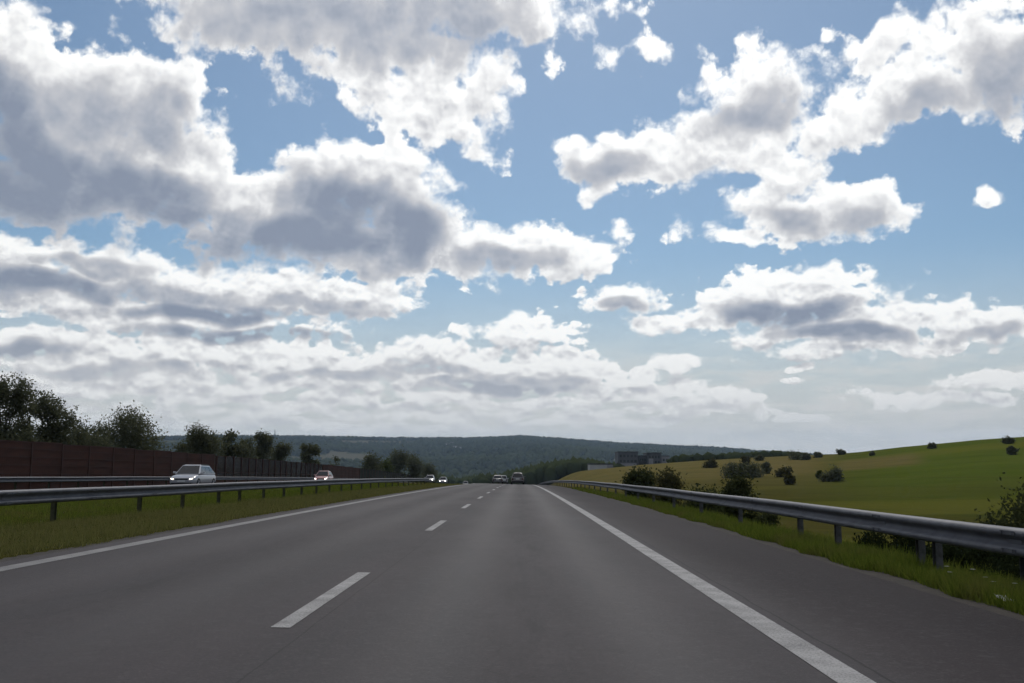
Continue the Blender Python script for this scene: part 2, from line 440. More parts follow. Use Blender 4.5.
# R: ripe corn / stubble on the field beside the road, G: woodland, B: tan parcels, A: light meadow
def U(px): d = ray(px, 470); return d.x / d.y
yel = sstep(U(860), U(800), uu) * sstep(150 + 0, 240, r_ + wob) * (px_ > 6)
yel2 = sstep(U(935), U(905), uu) * sstep(U(820), U(850), uu) * sstep(222, 240, r_ + wob * .2) * sstep(292, 270, r_ + wob * .2) * .95
pa[:, 0] = np.clip(np.maximum(yel, yel2), 0, 1) * (r_ < 900)
pa[:, 1] = ((r_ > 1500) & ((vnoise(px_, py_, 420, 11) + .25 * vnoise(px_, py_, 120, 12) > .62 - .45 * sstep(-.22, -.02, uu)))).astype(float)
pa[:, 2] = ((vnoise(px_, py_, 500, 14) > .66) & (r_ > 1500)).astype(float) * (1 - pa[:, 1])
pa[:, 3] = sstep(U(730), U(930), uu) * sstep(110, 210, r_ + wob) * (r_ < 900)
ca = gme.color_attributes.new('cover', 'FLOAT_COLOR', 'POINT'); ca.data.foreach_set('color', pa.ravel())
m = bpy.data.materials.new('ground_cover'); m.use_nodes = True; q = NB(m.node_tree); bs = m.node_tree.nodes['Principled BSDF']
bs.inputs['Roughness'].default_value = 1.0; bs.inputs['Specular IOR Level'].default_value = 0.0
geo = q.n('ShaderNodeNewGeometry').outputs['Position']
at_ = q.n('ShaderNodeVertexColor', layer_name='cover')
rr, gg, bb = q.sep(at_.outputs[0]); aa = at_.outputs[1]
n1_ = q.noise(geo, .9, 6, .65); n2_ = q.noise(q.v('MULTIPLY', geo, (.6, 1.6, 1)), .035, 6, .68); n3_ = q.noise(geo, 6, 4, .6)
grass = q.mix(q.sm(n2_, .35, .65), (.046, .050, .011, 1), (.068, .056, .018, 1))
grass = q.mix(q.m('MULTIPLY', q.sm(n1_, .4, .75), .55), grass, (.024, .030, .009, 1))
grass = q.mix(q.m('MULTIPLY', aa, .85), grass, q.mix(q.sm(n2_, .3, .7), (.062, .098, .014, 1), (.095, .130, .020, 1)))
stubble = q.mix(q.sm(n2_, .35, .7), (.135, .108, .040, 1), (.095, .088, .028, 1))
grass = q.mix(rr, grass, stubble)
fx, fy, fz = q.sep(geo)
rowc = q.m('ADD', q.m('MULTIPLY', fx, .80), q.m('MULTIPLY', fy, .60)); rowc = q.m('ADD', rowc, q.m('MULTIPLY', q.noise(geo, .03, 3), 9.0))
rows_ = q.sm(q.noise(q.xyz(q.m('MULTIPLY', rowc, .55), q.m('MULTIPLY', fy, .01), 0.0), 1.0, 4, .7), .35, .65)
tram = q.m('LESS_THAN', q.m('ABSOLUTE', q.m('SUBTRACT', q.m('FRACT', q.m('DIVIDE', rowc, 18.0)), .5)), .022)
inf = q.sm(fx, 14, 24)
grass = q.mix(q.m('MULTIPLY', q.m('MULTIPLY', rows_, inf), .45), grass, q.mix(rr, (.085, .082, .018, 1), (.165, .130, .050, 1)))
grass = q.mix(q.m('MULTIPLY', q.m('MULTIPLY', tram, inf), .35), grass, (.045, .040, .018, 1))
band = q.sm(q.noise(q.v('MULTIPLY', geo, (.25, 1.0, 1)), .022, 4, .6), .50, .60)
grass = q.mix(q.m('MULTIPLY', q.m('MULTIPLY', band, inf), .5), grass, q.mix(rr, (.120, .115, .022, 1), (.150, .125, .045, 1)))
wood = q.mix(q.sm(q.noise(geo, .02, 6, .7), .3, .7), (.016, .026, .014, 1), (.035, .048, .022, 1))
tan = q.mix(q.noise(geo, .01, 3), (.12, .10, .07, 1), (.085, .085, .05, 1))
grass = q.mix(bb, grass, tan); grass = q.mix(gg, grass, wood)
q.set(bs.inputs['Base Color'], q.mix(q.m('MULTIPLY', q.sm(n3_, .5, .8), .35), grass, (.02, .022, .008, 1)))
bp = q.n('ShaderNodeBump'); bp.inputs['Strength'].default_value = .8; bp.inputs['Distance'].default_value = .15
q.set(bp.inputs['Height'], n1_); q.set(bs.inputs['Normal'], bp.outputs[0])
M_ground = m
tag(link('ground', gme, m), kind='structure')

# ------------------------------------------------------------------ carriageways
def sheet(x0, x1, y0, y1, lift, nx=2, step=4.0, zf=road_z, dashes=None):
    ys = np.arange(y0, y1 + step * .5, step) if dashes is None else None
    if dashes is None:
        xs = np.linspace(x0, x1, nx); XX, YY = np.meshgrid(xs, ys)
        return XX, YY, cross(XX) + prof(YY) + lift
ys = np.concatenate([np.arange(-60, 420, 3.0), np.arange(420, 1450, 20.0)])
def strip(name, xs, lift, mat, ys=ys):
    XX, YY = np.meshgrid(np.array(xs, float), ys)
    return link(name, grid_mesh(name, XX, YY, cross(XX) + prof(YY) + lift, True), mat)
am = bpy.data.materials.new('asphalt'); am.use_nodes = True; q = NB(am.node_tree); bs = am.node_tree.nodes['Principled BSDF']
geo = q.n('ShaderNodeNewGeometry').outputs['Position']; gx, gy, gzz = q.sep(geo)
sc_ = q.xyz(gx, q.m('MULTIPLY', gy, .04))
streaks = q.noise(sc_, 1.6, 5, .6); blot = q.noise(q.xyz(gx, q.m('MULTIPLY', gy, .3)), .35, 5, .6); fine_ = q.noise(geo, 38, 4, .8); fine2 = q.noise(geo, 9, 4, .7)
def track(c):
    return q.m('POWER', 2.718, q.m('MULTIPLY', q.m('POWER', q.m('ABSOLUTE', q.m('SUBTRACT', gx, c)), 2.0), -5.0))
tr = q.m('ADD', q.m('ADD', track(-.65), track(.95)), q.m('MULTIPLY', q.m('ADD', track(-4.5), track(-2.9)), .7))
col = q.mix(q.sm(blot, .3, .7), (.034, .0282, .0298, 1), (.058, .0490, .0510, 1))
col = q.mix(q.m('MULTIPLY', tr, .30), col, (.064, .056, .056, 1))
col = q.mix(q.m('MULTIPLY', q.sm(streaks, .42, .72), .55), col, (.040, .038, .041, 1))
col = q.mix(q.sm(gx, 2.05, 2.6, 0, .85), col, q.mix(q.sm(blot, .3, .7), (.0200, .0145, .0150, 1), (.033, .0250, .0255, 1)))
col = q.mix(q.m('MULTIPLY', q.sm(fine_, .52, .70), .55), col, (.100, .085, .085, 1))
col = q.mix(q.m('MULTIPLY', q.sm(fine_, .48, .30), .5), col, (.020, .020, .021, 1))
col = q.mix(q.m('MULTIPLY', q.sm(fine2, .50, .72), .30), col, (.085, .08, .08, 1))
# paving joint between the lanes, sealed cracks, repaired patches and oil drips down the middle of each lane
wig = q.m('MULTIPLY', q.m('SUBTRACT', q.noise(q.xyz(0.0, gy, 0.0), .8, 4, .6), .5), .10)
joint = q.m('LESS_THAN', q.m('ABSOLUTE', q.m('ADD', q.m('SUBTRACT', gx, 2.24), wig)), .012)
joint2 = q.m('LESS_THAN', q.m('ABSOLUTE', q.m('ADD', q.m('SUBTRACT', gx, -1.55), q.m('MULTIPLY', wig, .4))), .008)
crk = q.n('ShaderNodeTexVoronoi', feature='DISTANCE_TO_EDGE'); q.set(crk.inputs['Vector'], q.v('ADD', q.v('MULTIPLY', geo, (1, .35, 1)), q.v('SCALE', q.noise(geo, 1.2, 4, .7, col=True), .9))); crk.inputs['Scale'].default_value = .28
cr_ = q.m('MULTIPLY', q.m('LESS_THAN', crk.outputs['Distance'], .0045), q.sm(q.noise(geo, .25, 3), .50, .58))
dark = q.m('MAXIMUM', q.m('MAXIMUM', joint, q.m('MULTIPLY', joint2, .6)), q.m('MULTIPLY', cr_, .25))
col = q.mix(q.m('MULTIPLY', dark, .7), col, (.014, .012, .012, 1))
oil = q.m('MULTIPLY', q.m('ADD', q.m('POWER', 2.718, q.m('MULTIPLY', q.m('POWER', q.m('ABSOLUTE', q.m('SUBTRACT', gx, .15)), 2.0), -9.0)), q.m('POWER', 2.718, q.m('MULTIPLY', q.m('POWER', q.m('ABSOLUTE', q.m('SUBTRACT', gx, -3.65)), 2.0), -9.0))), q.sm(q.noise(q.xyz(gx, q.m('MULTIPLY', gy, .12)), 3.0, 5, .7), .40, .75))
col = q.mix(q.m('MULTIPLY', oil, .6), col, (.018, .016, .017, 1))
stain = q.sm(q.noise(q.xyz(gx, q.m('MULTIPLY', gy, .5)), 1.6, 6, .7), .56, .70)
col = q.mix(q.m('MULTIPLY', stain, .35), col, (.026, .022, .023, 1))
col = q.mix(q.sm(gx, -2.0, -2.6, 0, .22), col, (.024, .019, .020, 1))
col = q.mix(q.sm(gx, 2.4, 4.4, 0, .30), col, (.012, .009, .0095, 1))
q.set(bs.inputs['Base Color'], col)
q.set(bs.inputs['Roughness'], q.m('SUBTRACT', .80, q.m('MULTIPLY', tr, .08))); q.set(bs.inputs['Specular IOR Level'], q.sm(gx, 2.0, 3.2, .16, .08))
bp = q.n('ShaderNodeBump'); bp.inputs['Strength'].default_value = .35; bp.inputs['Distance'].default_value = .008
q.set(bp.inputs['Height'], fine_); q.set(bs.inputs['Normal'], bp.outputs[0])
xsr = [-5.93, -5, -3, -1.8, 0, 2, 3.5, 4.45]
tag(strip('road', xsr, 0, am), kind='structure')
tag(strip('opposite_road', [-27.2, -22, -18, -16.9], 0, am), kind='structure')
# road paint
pm = bpy.data.materials.new('road_paint'); pm.use_nodes = True; q = NB(pm.node_tree); bs = pm.node_tree.nodes['Principled BSDF']
geo = q.n('ShaderNodeNewGeometry').outputs['Position']
w1 = q.noise(geo, 60, 4, .7); w2 = q.noise(geo, 2.5, 4, .6)
pc = q.mix(q.sm(w2, .3, .7), (.29, .282, .275, 1), (.22, .212, .205, 1))
gx_ = q.sep(geo)[0]
pc = q.mix(q.m('MULTIPLY', q.m('LESS_THAN', gx_, -5.0), .6), pc, (.10, .095, .09, 1))
pc = q.mix(q.m('MULTIPLY', q.sm(q.m('ADD', w1, q.m('MULTIPLY', w2, .35)), .66, .74), .8), pc, (.09, .088, .09, 1))
q.set(bs.inputs['Base Color'], pc); bs.inputs['Roughness'].default_value = .75
tag(strip('edge_line', [1.885, 2.125], .004, pm), kind='structure')
tag(strip('edge_line', [-5.66, -5.44], .004, pm), kind='structure')
tag(strip('edge_line', [-17.4, -17.2], .004, pm), kind='structure')
tag(strip('edge_line', [-24.4, -24.2], .004, pm), kind='structure')
mb_v = []; mb_f = []
for k in range(-3, 60):
    y0 = 7.5 + 12 * k; y1 = y0 + 4.0
    n = len(mb_v)
    for yy in (y0, (y0 + y1) / 2, y1):
        for xx in (-1.835, -1.69): mb_v.append((xx, yy, road_z(xx, yy) + .004))
    mb_f += [(n, n + 1, n + 3, n + 2), (n + 2, n + 3, n + 5, n + 4)]
tag(link('lane_dashes', mesh_np('lane_dashes', mb_v, mb_f), pm), kind='structure')
mb_v = []; mb_f = []
for k in range(0, 40):
    y0 = 3 + 12 * k; y1 = y0 + 4.1; n = len(mb_v)
    for yy in (y0, y1):
        for xx in (-21.1, -20.95): mb_v.append((xx, yy, road_z(xx, yy) + .004))
    mb_f += [(n, n + 1, n + 3, n + 2)]
tag(link('lane_dashes', mesh_np('lane_dashes', mb_v, mb_f), pm), kind='structure')
# gravelly dirt margin between asphalt and grass
dm = material('verge_dirt', (.045, .037, .029), .95, color2=(.024, .020, .016), noise_scale=5, bump=.6, bump_scale=30)
tag(strip('verge_dirt', [-6.5, -6.2, -5.93], -.008, dm), kind='structure')
tag(strip('verge_dirt', [4.45, 4.62, 4.85], -.008, dm), kind='structure')

# ------------------------------------------------------------------ guard rails
zinc = bpy.data.materials.new('galvanised_steel'); zinc.use_nodes = True; q = NB(zinc.node_tree); bs = zinc.node_tree.nodes['Principled BSDF']
geo = q.n('ShaderNodeNewGeometry').outputs['Position']
zf_ = q.noise(geo, 3.0, 6, .65)
q.set(bs.inputs['Base Color'], q.mix(q.sm(zf_, .3, .7), (.100, .102, .116, 1), (.058, .060, .070, 1)))
bs.inputs['Metallic'].default_value = .15; bs.inputs['Roughness'].default_value = .62
postm = material('post_steel', (.11, .11, .113), .6, .3, color2=(.05, .048, .045), noise_scale=9)
postd = material('dull_post_steel', (.070, .070, .042), .9, .0, color2=(.045, .045, .026), noise_scale=9)
# W profile: depth towards the traffic (d), height (z, from the lower edge)
WP = [(0.0,0.0),(.045,.012),(.083,.035),(.083,.082),(.050,.105),(.004,.135),(.004,.175),(.050,.205),(.083,.228),(.083,.275),(.045,.298),(0.0,.31)]
def guardrail(name, label, x, side, y0, y1, top, posts, pm_, step=2.0, post_w=.055, depth_lo=.35, splice=4.0, group=None):
    """side: +1 faces +x traffic, -1 faces -x"""
    yb = y0; o = empty(name, (x, yb, road_z(x, yb)), label, 'guard rail', group)
    z0 = road_z(x, yb)
    ysr = np.arange(y0, y1 + .01, step)
    th = .004
    prof_pts = [(d, z) for d, z in WP] + [(d - .006, z) for d, z in reversed(WP)]
    prof_pts = WP + [(d - .007, z) for d, z in WP[::-1]]
    V = []; Fc = []; k = len(prof_pts)
    for i, yv in enumerate(ysr):
        zz = road_z(x, yv) + top - .31 - z0 + .006 * math.sin(yv * .37)
        for d, z in prof_pts: V.append((side * d, yv - yb, zz + z))
    for i in range(len(ysr) - 1):
        for j in range(k):
            a = i * k + j; c = i * k + (j + 1) % k
            Fc.append((a, c, c + k, a + k))
    me = mesh_np('beam', V, Fc); bm = bmesh.new(); bm.from_mesh(me)
    bmesh.ops.recalc_face_normals(bm, faces=bm.faces); bm.to_mesh(me); bm.free()
    link('beam', me, zinc, o)
    # lap joints with their bolts
    sp = None; yv = y0 + splice / 2
    while yv < min(y1, y0 + 60):
        zz = road_z(x, yv) + top - .31 - z0
        if sp is None:
            j = MB()
            j.box(*sorted((side * .084, side * .090)), -.16, .16, WP[2][1] + .002, WP[3][1] - .002)
            j.box(*sorted((side * .084, side * .090)), -.16, .16, WP[8][1] + .002, WP[9][1] - .002)
            j.box(*sorted((side * .006, side * .012)), -.16, .16, WP[5][1] + .001, WP[6][1] - .001)
            for zc in (.05, .07, .24, .26):
                for dy in (-.11, .11): j.tube((side * .088, dy, zc), (side * .10, dy, zc), .010, .008, 6)
            sp = j.build('lap_joint', zinc, o, loc=(0, yv - yb, zz))
        else:
            d_ = sp.copy(); COL.objects.link(d_); d_.parent = o; d_.location = (0, yv - yb, zz)
        yv += splice
    proto = None
    pb = MB(); w = post_w
    # C shaped post with its spacer
    pb.box(-side * .10 - .045, -side * .10 + .045, -w, -w + .006, -depth_lo, top - .02)
    pb.box(-side * .10 - .045, -side * .10 + .045, w - .006, w, -depth_lo, top - .02)
    pb.box(*sorted((-side * .147, -side * .141)), -w + .007, w - .007, -depth_lo, top - .02)
    pb.box(*sorted((-side * .141, -side * .002)), -w + .012, w - .012, top - .24, top - .07)
    for yv in posts:
        zp = road_z(x, yv) - z0
        if proto is None: proto = pb.build('post', pm_, o, loc=(0, yv - yb, zp))
        else:
            c = proto.copy(); COL.objects.link(c); c.parent = o; c.location = (0, yv - yb, zp)
    return o
rposts = [9.0, 11.0, 13.3, 13.85, 17.4, 19.7] + [25 + 5.33 * k for k in range(50)]
guardrail('guard_rail', 'galvanised steel guard rail along the hard shoulder at the right', 5.40, -1, 5, 330, .74, rposts, postm)
lposts = [10.3, 14.3, 18.4, 22.35, 27.4, 30.9, 34.6, 37.2, 40.7, 44.2, 47.8, 51.3, 54.8, 58.5, 62] + [66 + 4 * k for k in range(12)]
guardrail('guard_rail', 'steel guard rail on the grass median, nearest the left lane', -10.3, 1, 6, 114, .75, lposts, postd, post_w=.055)
guardrail('guard_rail', 'distant guard rail in front of the brown noise barrier', -28.2, 1, 30, 330, .86, [32 + 4 * k for k in range(74)], postd)

# ------------------------------------------------------------------ noise barriers
brown = bpy.data.materials.new('brown_barrier'); brown.use_nodes = True; q = NB(brown.node_tree); bs = brown.node_tree.nodes['Principled BSDF']
geo = q.n('ShaderNodeNewGeometry').outputs['Position']; gx, gy, gzz = q.sep(geo)
bn = q.noise(q.xyz(0.0, q.m('MULTIPLY', gy, .25), gzz), 1.2, 5, .6)
cells = q.m('FRACT', q.m('MULTIPLY', gy, 4.0))
rib = q.m('MULTIPLY', q.m('LESS_THAN', cells, .35), .12)
bc = q.mix(q.sm(bn, .3, .7), (.080, .033, .024, 1), (.052, .025, .019, 1))
q.set(bs.inputs['Base Color'], q.mix(rib, bc, (.016, .010, .009, 1))); bs.inputs['Roughness'].default_value = .9; bs.inputs['Specular IOR Level'].default_value = .15
dkg = material('ivy_green_barrier', (.022, .026, .016), .95, color2=(.012, .014, .010), noise_scale=.8, spec=.1)
pstm = material('barrier_post', (.056, .026, .020), .8, spec=.2)
gl = bpy.data.materials.new('barrier_glass'); gl.use_nodes = True; q = NB(gl.node_tree); nt = gl.node_tree
for x in list(nt.nodes):
    if x.type == 'BSDF_PRINCIPLED': nt.nodes.remove(x)
tb = q.n('ShaderNodeBsdfTransparent'); tb.inputs[0].default_value = (.62, .60, .60, 1)
gb = q.n('ShaderNodeBsdfGlossy'); gb.inputs[0].default_value = (.5, .5, .52, 1); gb.inputs['Roughness'].default_value = .15
df = q.n('ShaderNodeBsdfDiffuse'); df.inputs[0].default_value = (.10, .09, .09, 1)
x1 = q.n('ShaderNodeMixShader'); x1.inputs[0].default_value = .42; q.set(x1.inputs[1], tb.outputs[0]); q.set(x1.inputs[2], df.outputs[0])
x2 = q.n('ShaderNodeMixShader'); x2.inputs[0].default_value = .06; q.set(x2.inputs[1], x1.outputs[0]); q.set(x2.inputs[2], gb.outputs[0])
q.set([n for n in nt.nodes if n.type == 'OUTPUT_MATERIAL'][0].inputs[0], x2.outputs[0])
def barrier(label, x, y0, y1, h, mat, step, glass=False, name='noise_barrier'):
    z0 = road_z(x, y0); o = empty(name, (x, y0, z0), label, 'noise barrier')
    n = int(round((y1 - y0) / step)); st = (y1 - y0) / n
    pan = MB(); cap = MB(); lo = MB(); post = None
    for i in range(n):
        a = i * st; c = a + st; za = road_z(x, y0 + a) - z0; zb = road_z(x, y0 + c) - z0; zt = (za + zb) / 2
        jt = .03 * math.sin(i * 2.3)
        bot = .55 if glass else -.4
        pan.box(-.06 if not glass else -.012, .06 if not glass else .012, a + .1, c - .1, zt + bot, zt + h + jt)
        if glass:
            lo.box(-.08, .08, a + .1, c - .1, zt - .4, zt + .545)
            cap.box(-.03, .03, a + .1, c - .1, zt + h + jt + .003, zt + h + jt + .05)
            cap.box(-.03, .03, a + .1, c - .1, zt + 1.25, zt + 1.30)
        else:
            cap.box(-.08, .08, a + .1, c - .1, zt + h + jt + .003, zt + h + jt + .07)
            if mat is brown:
                for rz in (.5, 1.0, 1.5, 2.0, 2.5): cap.box(.062, .085, a + .1, c - .1, zt + rz, zt + rz + .05)
        if post is None:
            pb = MB().box(-.1, .1, -.09, .09, -.5, h + .05)
            post = pb.build('post', pstm, o, loc=(0, 0, 0))
        else:
            pc_ = post.copy(); COL.objects.link(pc_); pc_.parent = o; pc_.location = (0, a, za)
    pan.build('panel', mat, o); cap.build('cap_rail', pstm if mat is not dkg else dkg, o)
    if glass: lo.build('lower_panel', brown, o)
    return o
barrier('long dark brown ribbed noise wall behind the white estate car', -30, 24, 98, 2.9, brown, 4)
barrier('see-through grey glass section of the noise wall', -30, 98.6, 152, 2.85, gl, 3, True)
barrier('short brown section of the noise wall past the glass panels', -30, 152.6, 187, 2.85, brown, 4)
barrier('dark green section of the noise wall sloping out of sight over the crest', -30, 187.6, 345, 2.85, dkg, 4)

# ------------------------------------------------------------------ foliage
def leaf_mat(name, c1, c2, tr=.4):
    m = bpy.data.materials.new(name); m.use_nodes = True; q = NB(m.node_tree); nt = m.node_tree
    for x in list(nt.nodes):
        if x.type == 'BSDF_PRINCIPLED': nt.nodes.remove(x)
    oi = q.n('ShaderNodeNewGeometry'); rnd = oi.outputs['Random Per Island']
    nz = q.noise(oi.outputs['Position'], 1.1, 3, .6)
    f = q.m('ADD', q.m('MULTIPLY', rnd, .6), q.m('MULTIPLY', q.sm(nz, .35, .65), .4))
    c = q.mix(f, (*c1, 1), (*c2, 1))
    d = q.n('ShaderNodeBsdfDiffuse'); q.set(d.inputs[0], c); t = q.n('ShaderNodeBsdfTranslucent'); q.set(t.inputs[0], c)
    mx = q.n('ShaderNodeMixShader'); mx.inputs[0].default_value = tr; q.set(mx.inputs[1], d.outputs[0]); q.set(mx.inputs[2], t.outputs[0])
    q.set([n for n in nt.nodes if n.type == 'OUTPUT_MATERIAL'][0].inputs[0], mx.outputs[0])
    return m
L_dark = leaf_mat('dark_leaves', (.062, .070, .042), (.135, .140, .080))
L_shrub = leaf_mat('shrub_leaves', (.030, .038, .016), (.070, .078, .034), .3)
L_mid = leaf_mat('green_leaves', (.045, .060, .020), (.095, .110, .038))
L_olive = leaf_mat('olive_leaves', (.040, .042, .018), (.085, .078, .035))
bark = material('bark', (.055, .045, .036), .95, color2=(.03, .025, .02), noise_scale=6, spec=.1)
def leaves(P, size, rng):
    """quads of random orientation at the points P"""
    n = len(P)
    a = rng.normal(size=(n, 3)); a /= np.linalg.norm(a, axis=1)[:, None]
    c = rng.normal(size=(n, 3)); c -= (c * a).sum(1)[:, None] * a; c /= np.linalg.norm(c, axis=1)[:, None]
    s = size * rng.uniform(.5, 1.25, (n, 1))
    V = np.stack([P - a * s, P + c * s * .55, P + a * s, P - c * s * .55], 1).reshape(-1, 3)
    return V, np.arange(4 * n).reshape(n, 4)
def crown_points(n, H, Rd, rng, lobes, low=.25, clump=.30, gap=.35):
    """leaf positions: twig clumps spread over a set of lobes of uneven size"""
    C = []
    for i in range(lobes):
        z = rng.uniform(low, .93); w = math.sqrt(max(0.02, 1 - ((z - .52) / .52) ** 2))
        t = rng.uniform(0, 2 * math.pi); rr = Rd * w * rng.uniform(.15, .85)
        C.append((rr * math.cos(t), rr * math.sin(t), z * H, rng.uniform(.6, 1.25) * Rd * .42))
    C = np.array(C)
    k = max(10, int(n / 26)); li = rng.integers(0, lobes, k)
    d = rng.normal(size=(k, 3)); d /= np.linalg.norm(d, axis=1)[:, None]
    cen = C[li, :3] + d * (C[li, 3:4] * rng.uniform(.45, 1.08, (k, 1)) ** 1.0)
    cen = cen[cen[:, 2] > .02 * H]
    cen = cen[rng.uniform(size=len(cen)) > gap * .5]
    idx = rng.integers(0, len(cen), n)
    P = cen[idx] + rng.normal(size=(n, 3)) * (Rd * clump * .38)
    P = P[(P[:, 2] > .0)]
    return P, C
def tree(name, label, cat, x, y, H, Rd, seed, mat, n=6000, leaf=.16, lobes=12, low=.25, clump=.3, gap=.3, z=None, group=None, sx=1.0, trunk_h=None, sink=.1, flat=None):
    rng = np.random.default_rng(seed)
    z = gz(x, y) if z is None else z
    o = empty(name, (x, y, z - sink), label, cat, group)
    P, C = crown_points(n, H, Rd, rng, lobes, low, clump, gap)
    P[:, 0] *= sx
    if flat: P = P[P[:, 2] < flat]
    V, Fc = leaves(P, leaf, rng)
    link('crown', mesh_np('crown', V, Fc), mat, o)
    t = MB(); tr = max(.05, H * .022); th = H * .45 if trunk_h is None else trunk_h
    bend = [(rng.uniform(-.02, .02) * H, rng.uniform(-.02, .02) * H) for _ in range(4)]
    pts = [(0, 0, 0)] + [(bend[i][0], bend[i][1], th * (i + 1) / 4) for i in range(4)]
    rad_ = [tr * 1.3, tr, tr * .85, tr * .7, tr * .5]
    for i in range(4): t.tube(pts[i], pts[i + 1], rad_[i], rad_[i + 1], 7, False)
    for c in C:
        base = pts[2 + int(rng.integers(0, 3))]
        mid = ((base[0] + c[0] * sx) / 2, (base[1] + c[1]) / 2, base[2] * .4 + c[2] * .6 * 1.0)
        t.tube(base, mid, tr * .4, tr * .22, 5, False); t.tube(mid, (c[0] * sx, c[1], c[2]), tr * .22, tr * .06, 5, False)
    t.build('trunk' if H > 3 else 'stem', bark, o)
    return o
def tree_px(name, label, cat, px, ptop, Y, wpx, seed, mat, n=5000, leaf=.16, base=None, **k):
    """a plant whose top shows at (px, ptop), standing Y metres down the road, wpx pixels wide"""
    p = at(px, ptop, Y); zb = gz(p.x, Y) if base is None else base
    H = p.z - zb + .1; Rd = wpx / F * Y / 2
    return tree(name, label, cat, p.x, Y, H / .98, Rd, seed, mat, n, leaf, z=zb, **k)

G = 'trees behind the noise wall'
tree_px('broadleaf_tree', 'tall airy tree at the left picture edge, above the brown wall', 'tree', 6, 383, 71, 72, 11, L_dark, 16000, .115, lobes=16, low=.3, group=G, gap=.45, clump=.27)
tree_px('broadleaf_tree', 'loose crowned tree rising over the brown wall, second from the left edge', 'tree', 48, 398, 76, 58, 12, L_dark, 16000, .11, lobes=14, low=.25, group=G, gap=.4, clump=.26)
tree_px('broadleaf_tree', 'bushy rounded tree over the brown wall between the tall left trees and the single one', 'tree', 122, 420, 90, 78, 13, L_dark, 16000, .115, lobes=14, low=.2, group=G, gap=.25)
tree_px('broadleaf_tree', 'small low crown filling the dip beside the bushy tree over the brown wall', 'tree', 82, 430, 82, 52, 14, L_dark, 11000, .115, lobes=14, low=.05, clump=.45, group=G)
tree_px('broadleaf_tree', 'round single tree standing clear above the white estate car', 'tree', 199, 421, 112, 50, 15, L_dark, 16000, .115, lobes=12, low=.15, group=G, gap=.2)
tree_px('broadleaf_tree', 'low dark crown right of the round single tree', 'tree', 230, 433, 124, 34, 16, L_dark, 5000, .16, lobes=8, low=.1, group=G)
tree_px('broadleaf_tree', 'pointed tree over the left end of the glass wall section', 'tree', 261, 432, 138, 34, 17, L_dark, 12000, .13, lobes=9, low=.1, group=G)
tree_px('broadleaf_tree', 'low scrubby crown between the low dark crown and the pointed tree', 'tree', 246, 441, 130, 24, 26, L_dark, 4000, .16, lobes=12, low=.02, clump=.5, group=G)
tree_px('broadleaf_tree', 'low scrubby crown right of the pointed tree, over the glass wall', 'tree', 279, 446, 146, 26, 27, L_dark, 4000, .16, lobes=12, low=.02, clump=.5, group=G)
tree_px('broadleaf_tree', 'small dark tree above the red car', 'tree', 311, 446, 170, 24, 18, L_dark, 4000, .2, lobes=9, low=.1, group=G)
tree_px('broadleaf_tree', 'squat dark crown behind the short brown wall section', 'tree', 340, 456, 200, 22, 19, L_dark, 2500, .22, lobes=7, low=.1, group=G)
H2 = 'trees on the bank behind the green wall section'
for i, (px, pt, Y, w, lab) in enumerate(((372,457,220,18,'dark little tree at the left start of the green wall section'),(398,453,260,16,'upright dark tree, tallest over the green wall section'),(413,456,280,20,'dense dark tree close to the right end of the bank'),(386,462,240,14,'pale green low bush between the little trees on the bank'),(427,463,300,14,'last small tree of the bank, nearest the distant headlights'))):
    tree_px('bank_tree', lab, 'tree', px, pt, Y, w, 30 + i, L_dark if i != 3 else L_mid, 4500, .24, lobes=18, low=.0, clump=.8, group=H2)
# bushes right of the road
B = 'bushes in the field right of the road'
def bush(px, pt, Y, w, seed, lab, mat=L_dark, n=3000, leaf=.2, name='bush', grp=B, **k):
    return tree_px(name, lab, 'bush', px, pt, Y, w, seed, mat, n, leaf, low=.05, lobes=k.pop('lobes', 14), group=grp, gap=.0, clump=k.pop('clump', .55), **k)

def hit(px, py, y0=12.0, y1=900.0):
    """distance down the road at which the line of sight meets the ground"""
    d = ray(px, py); Y = y0
    while Y < y1:
        p = CAM + d * (Y / d.y)
        if p.z <= gz(p.x, p.y): return Y
        Y *= 1.012
    return None
def field_bush(px, pt, pb, w, seed, lab, mat=L_dark, n=1800, leaf=.25, **k):
    Y = hit(px, pb) or hit(px, pb + 2) or 395
    Y = min(Y, 396)
    return bush(px, pt, Y, w, seed, lab, mat, n, leaf, name='field_bush', **k)
E = 'bushes on the road embankment'
tree_px('shrub', 'dark rounded shrub farthest down the embankment, left of the others behind the rail', 'bush', 642, 474, 66, 30, 50, L_shrub, 11000, .10, low=.02, lobes=15, gap=.0, clump=.62, group=E)
tree_px('shrub', 'olive green shrub in the middle of the row behind the rail', 'bush', 673, 479, 58, 36, 51, L_olive, 6000, .10, low=.02, lobes=15, gap=.0, clump=.62, group=E)
tree_px('shrub', 'broad dark shrub, nearest of the row behind the middle of the rail', 'bush', 713, 482, 48, 52, 52, L_shrub, 12000, .09, low=.02, lobes=18, gap=.0, clump=.62, group=E)
tree_px('shrub', 'low dark shrub whose lower half shows under the rail beam', 'bush', 738, 484, 42, 40, 53, L_shrub, 5000, .08, low=.02, lobes=14, gap=.0, clump=.62, group=E)
tree_px('shrub', 'large dark shrub cut by the right picture edge above the rail', 'bush', 1034, 494, 24, 100, 54, L_shrub, 16000, .06, low=.02, lobes=20, gap=.0, clump=.62, group=E)
tree_px('shrub', 'low spreading shrub sloping up to the big one at the right edge', 'bush', 985, 508, 25, 70, 55, L_shrub, 9000, .06, low=.02, lobes=15, gap=.0, clump=.62, group=E)
tree_px('shrub', 'small dark shrub seen under the rail below the field bushes', 'bush', 762, 518, 28, 24, 56, L_shrub, 2500, .05, low=.02, lobes=7, gap=.0, clump=.62, group=E)
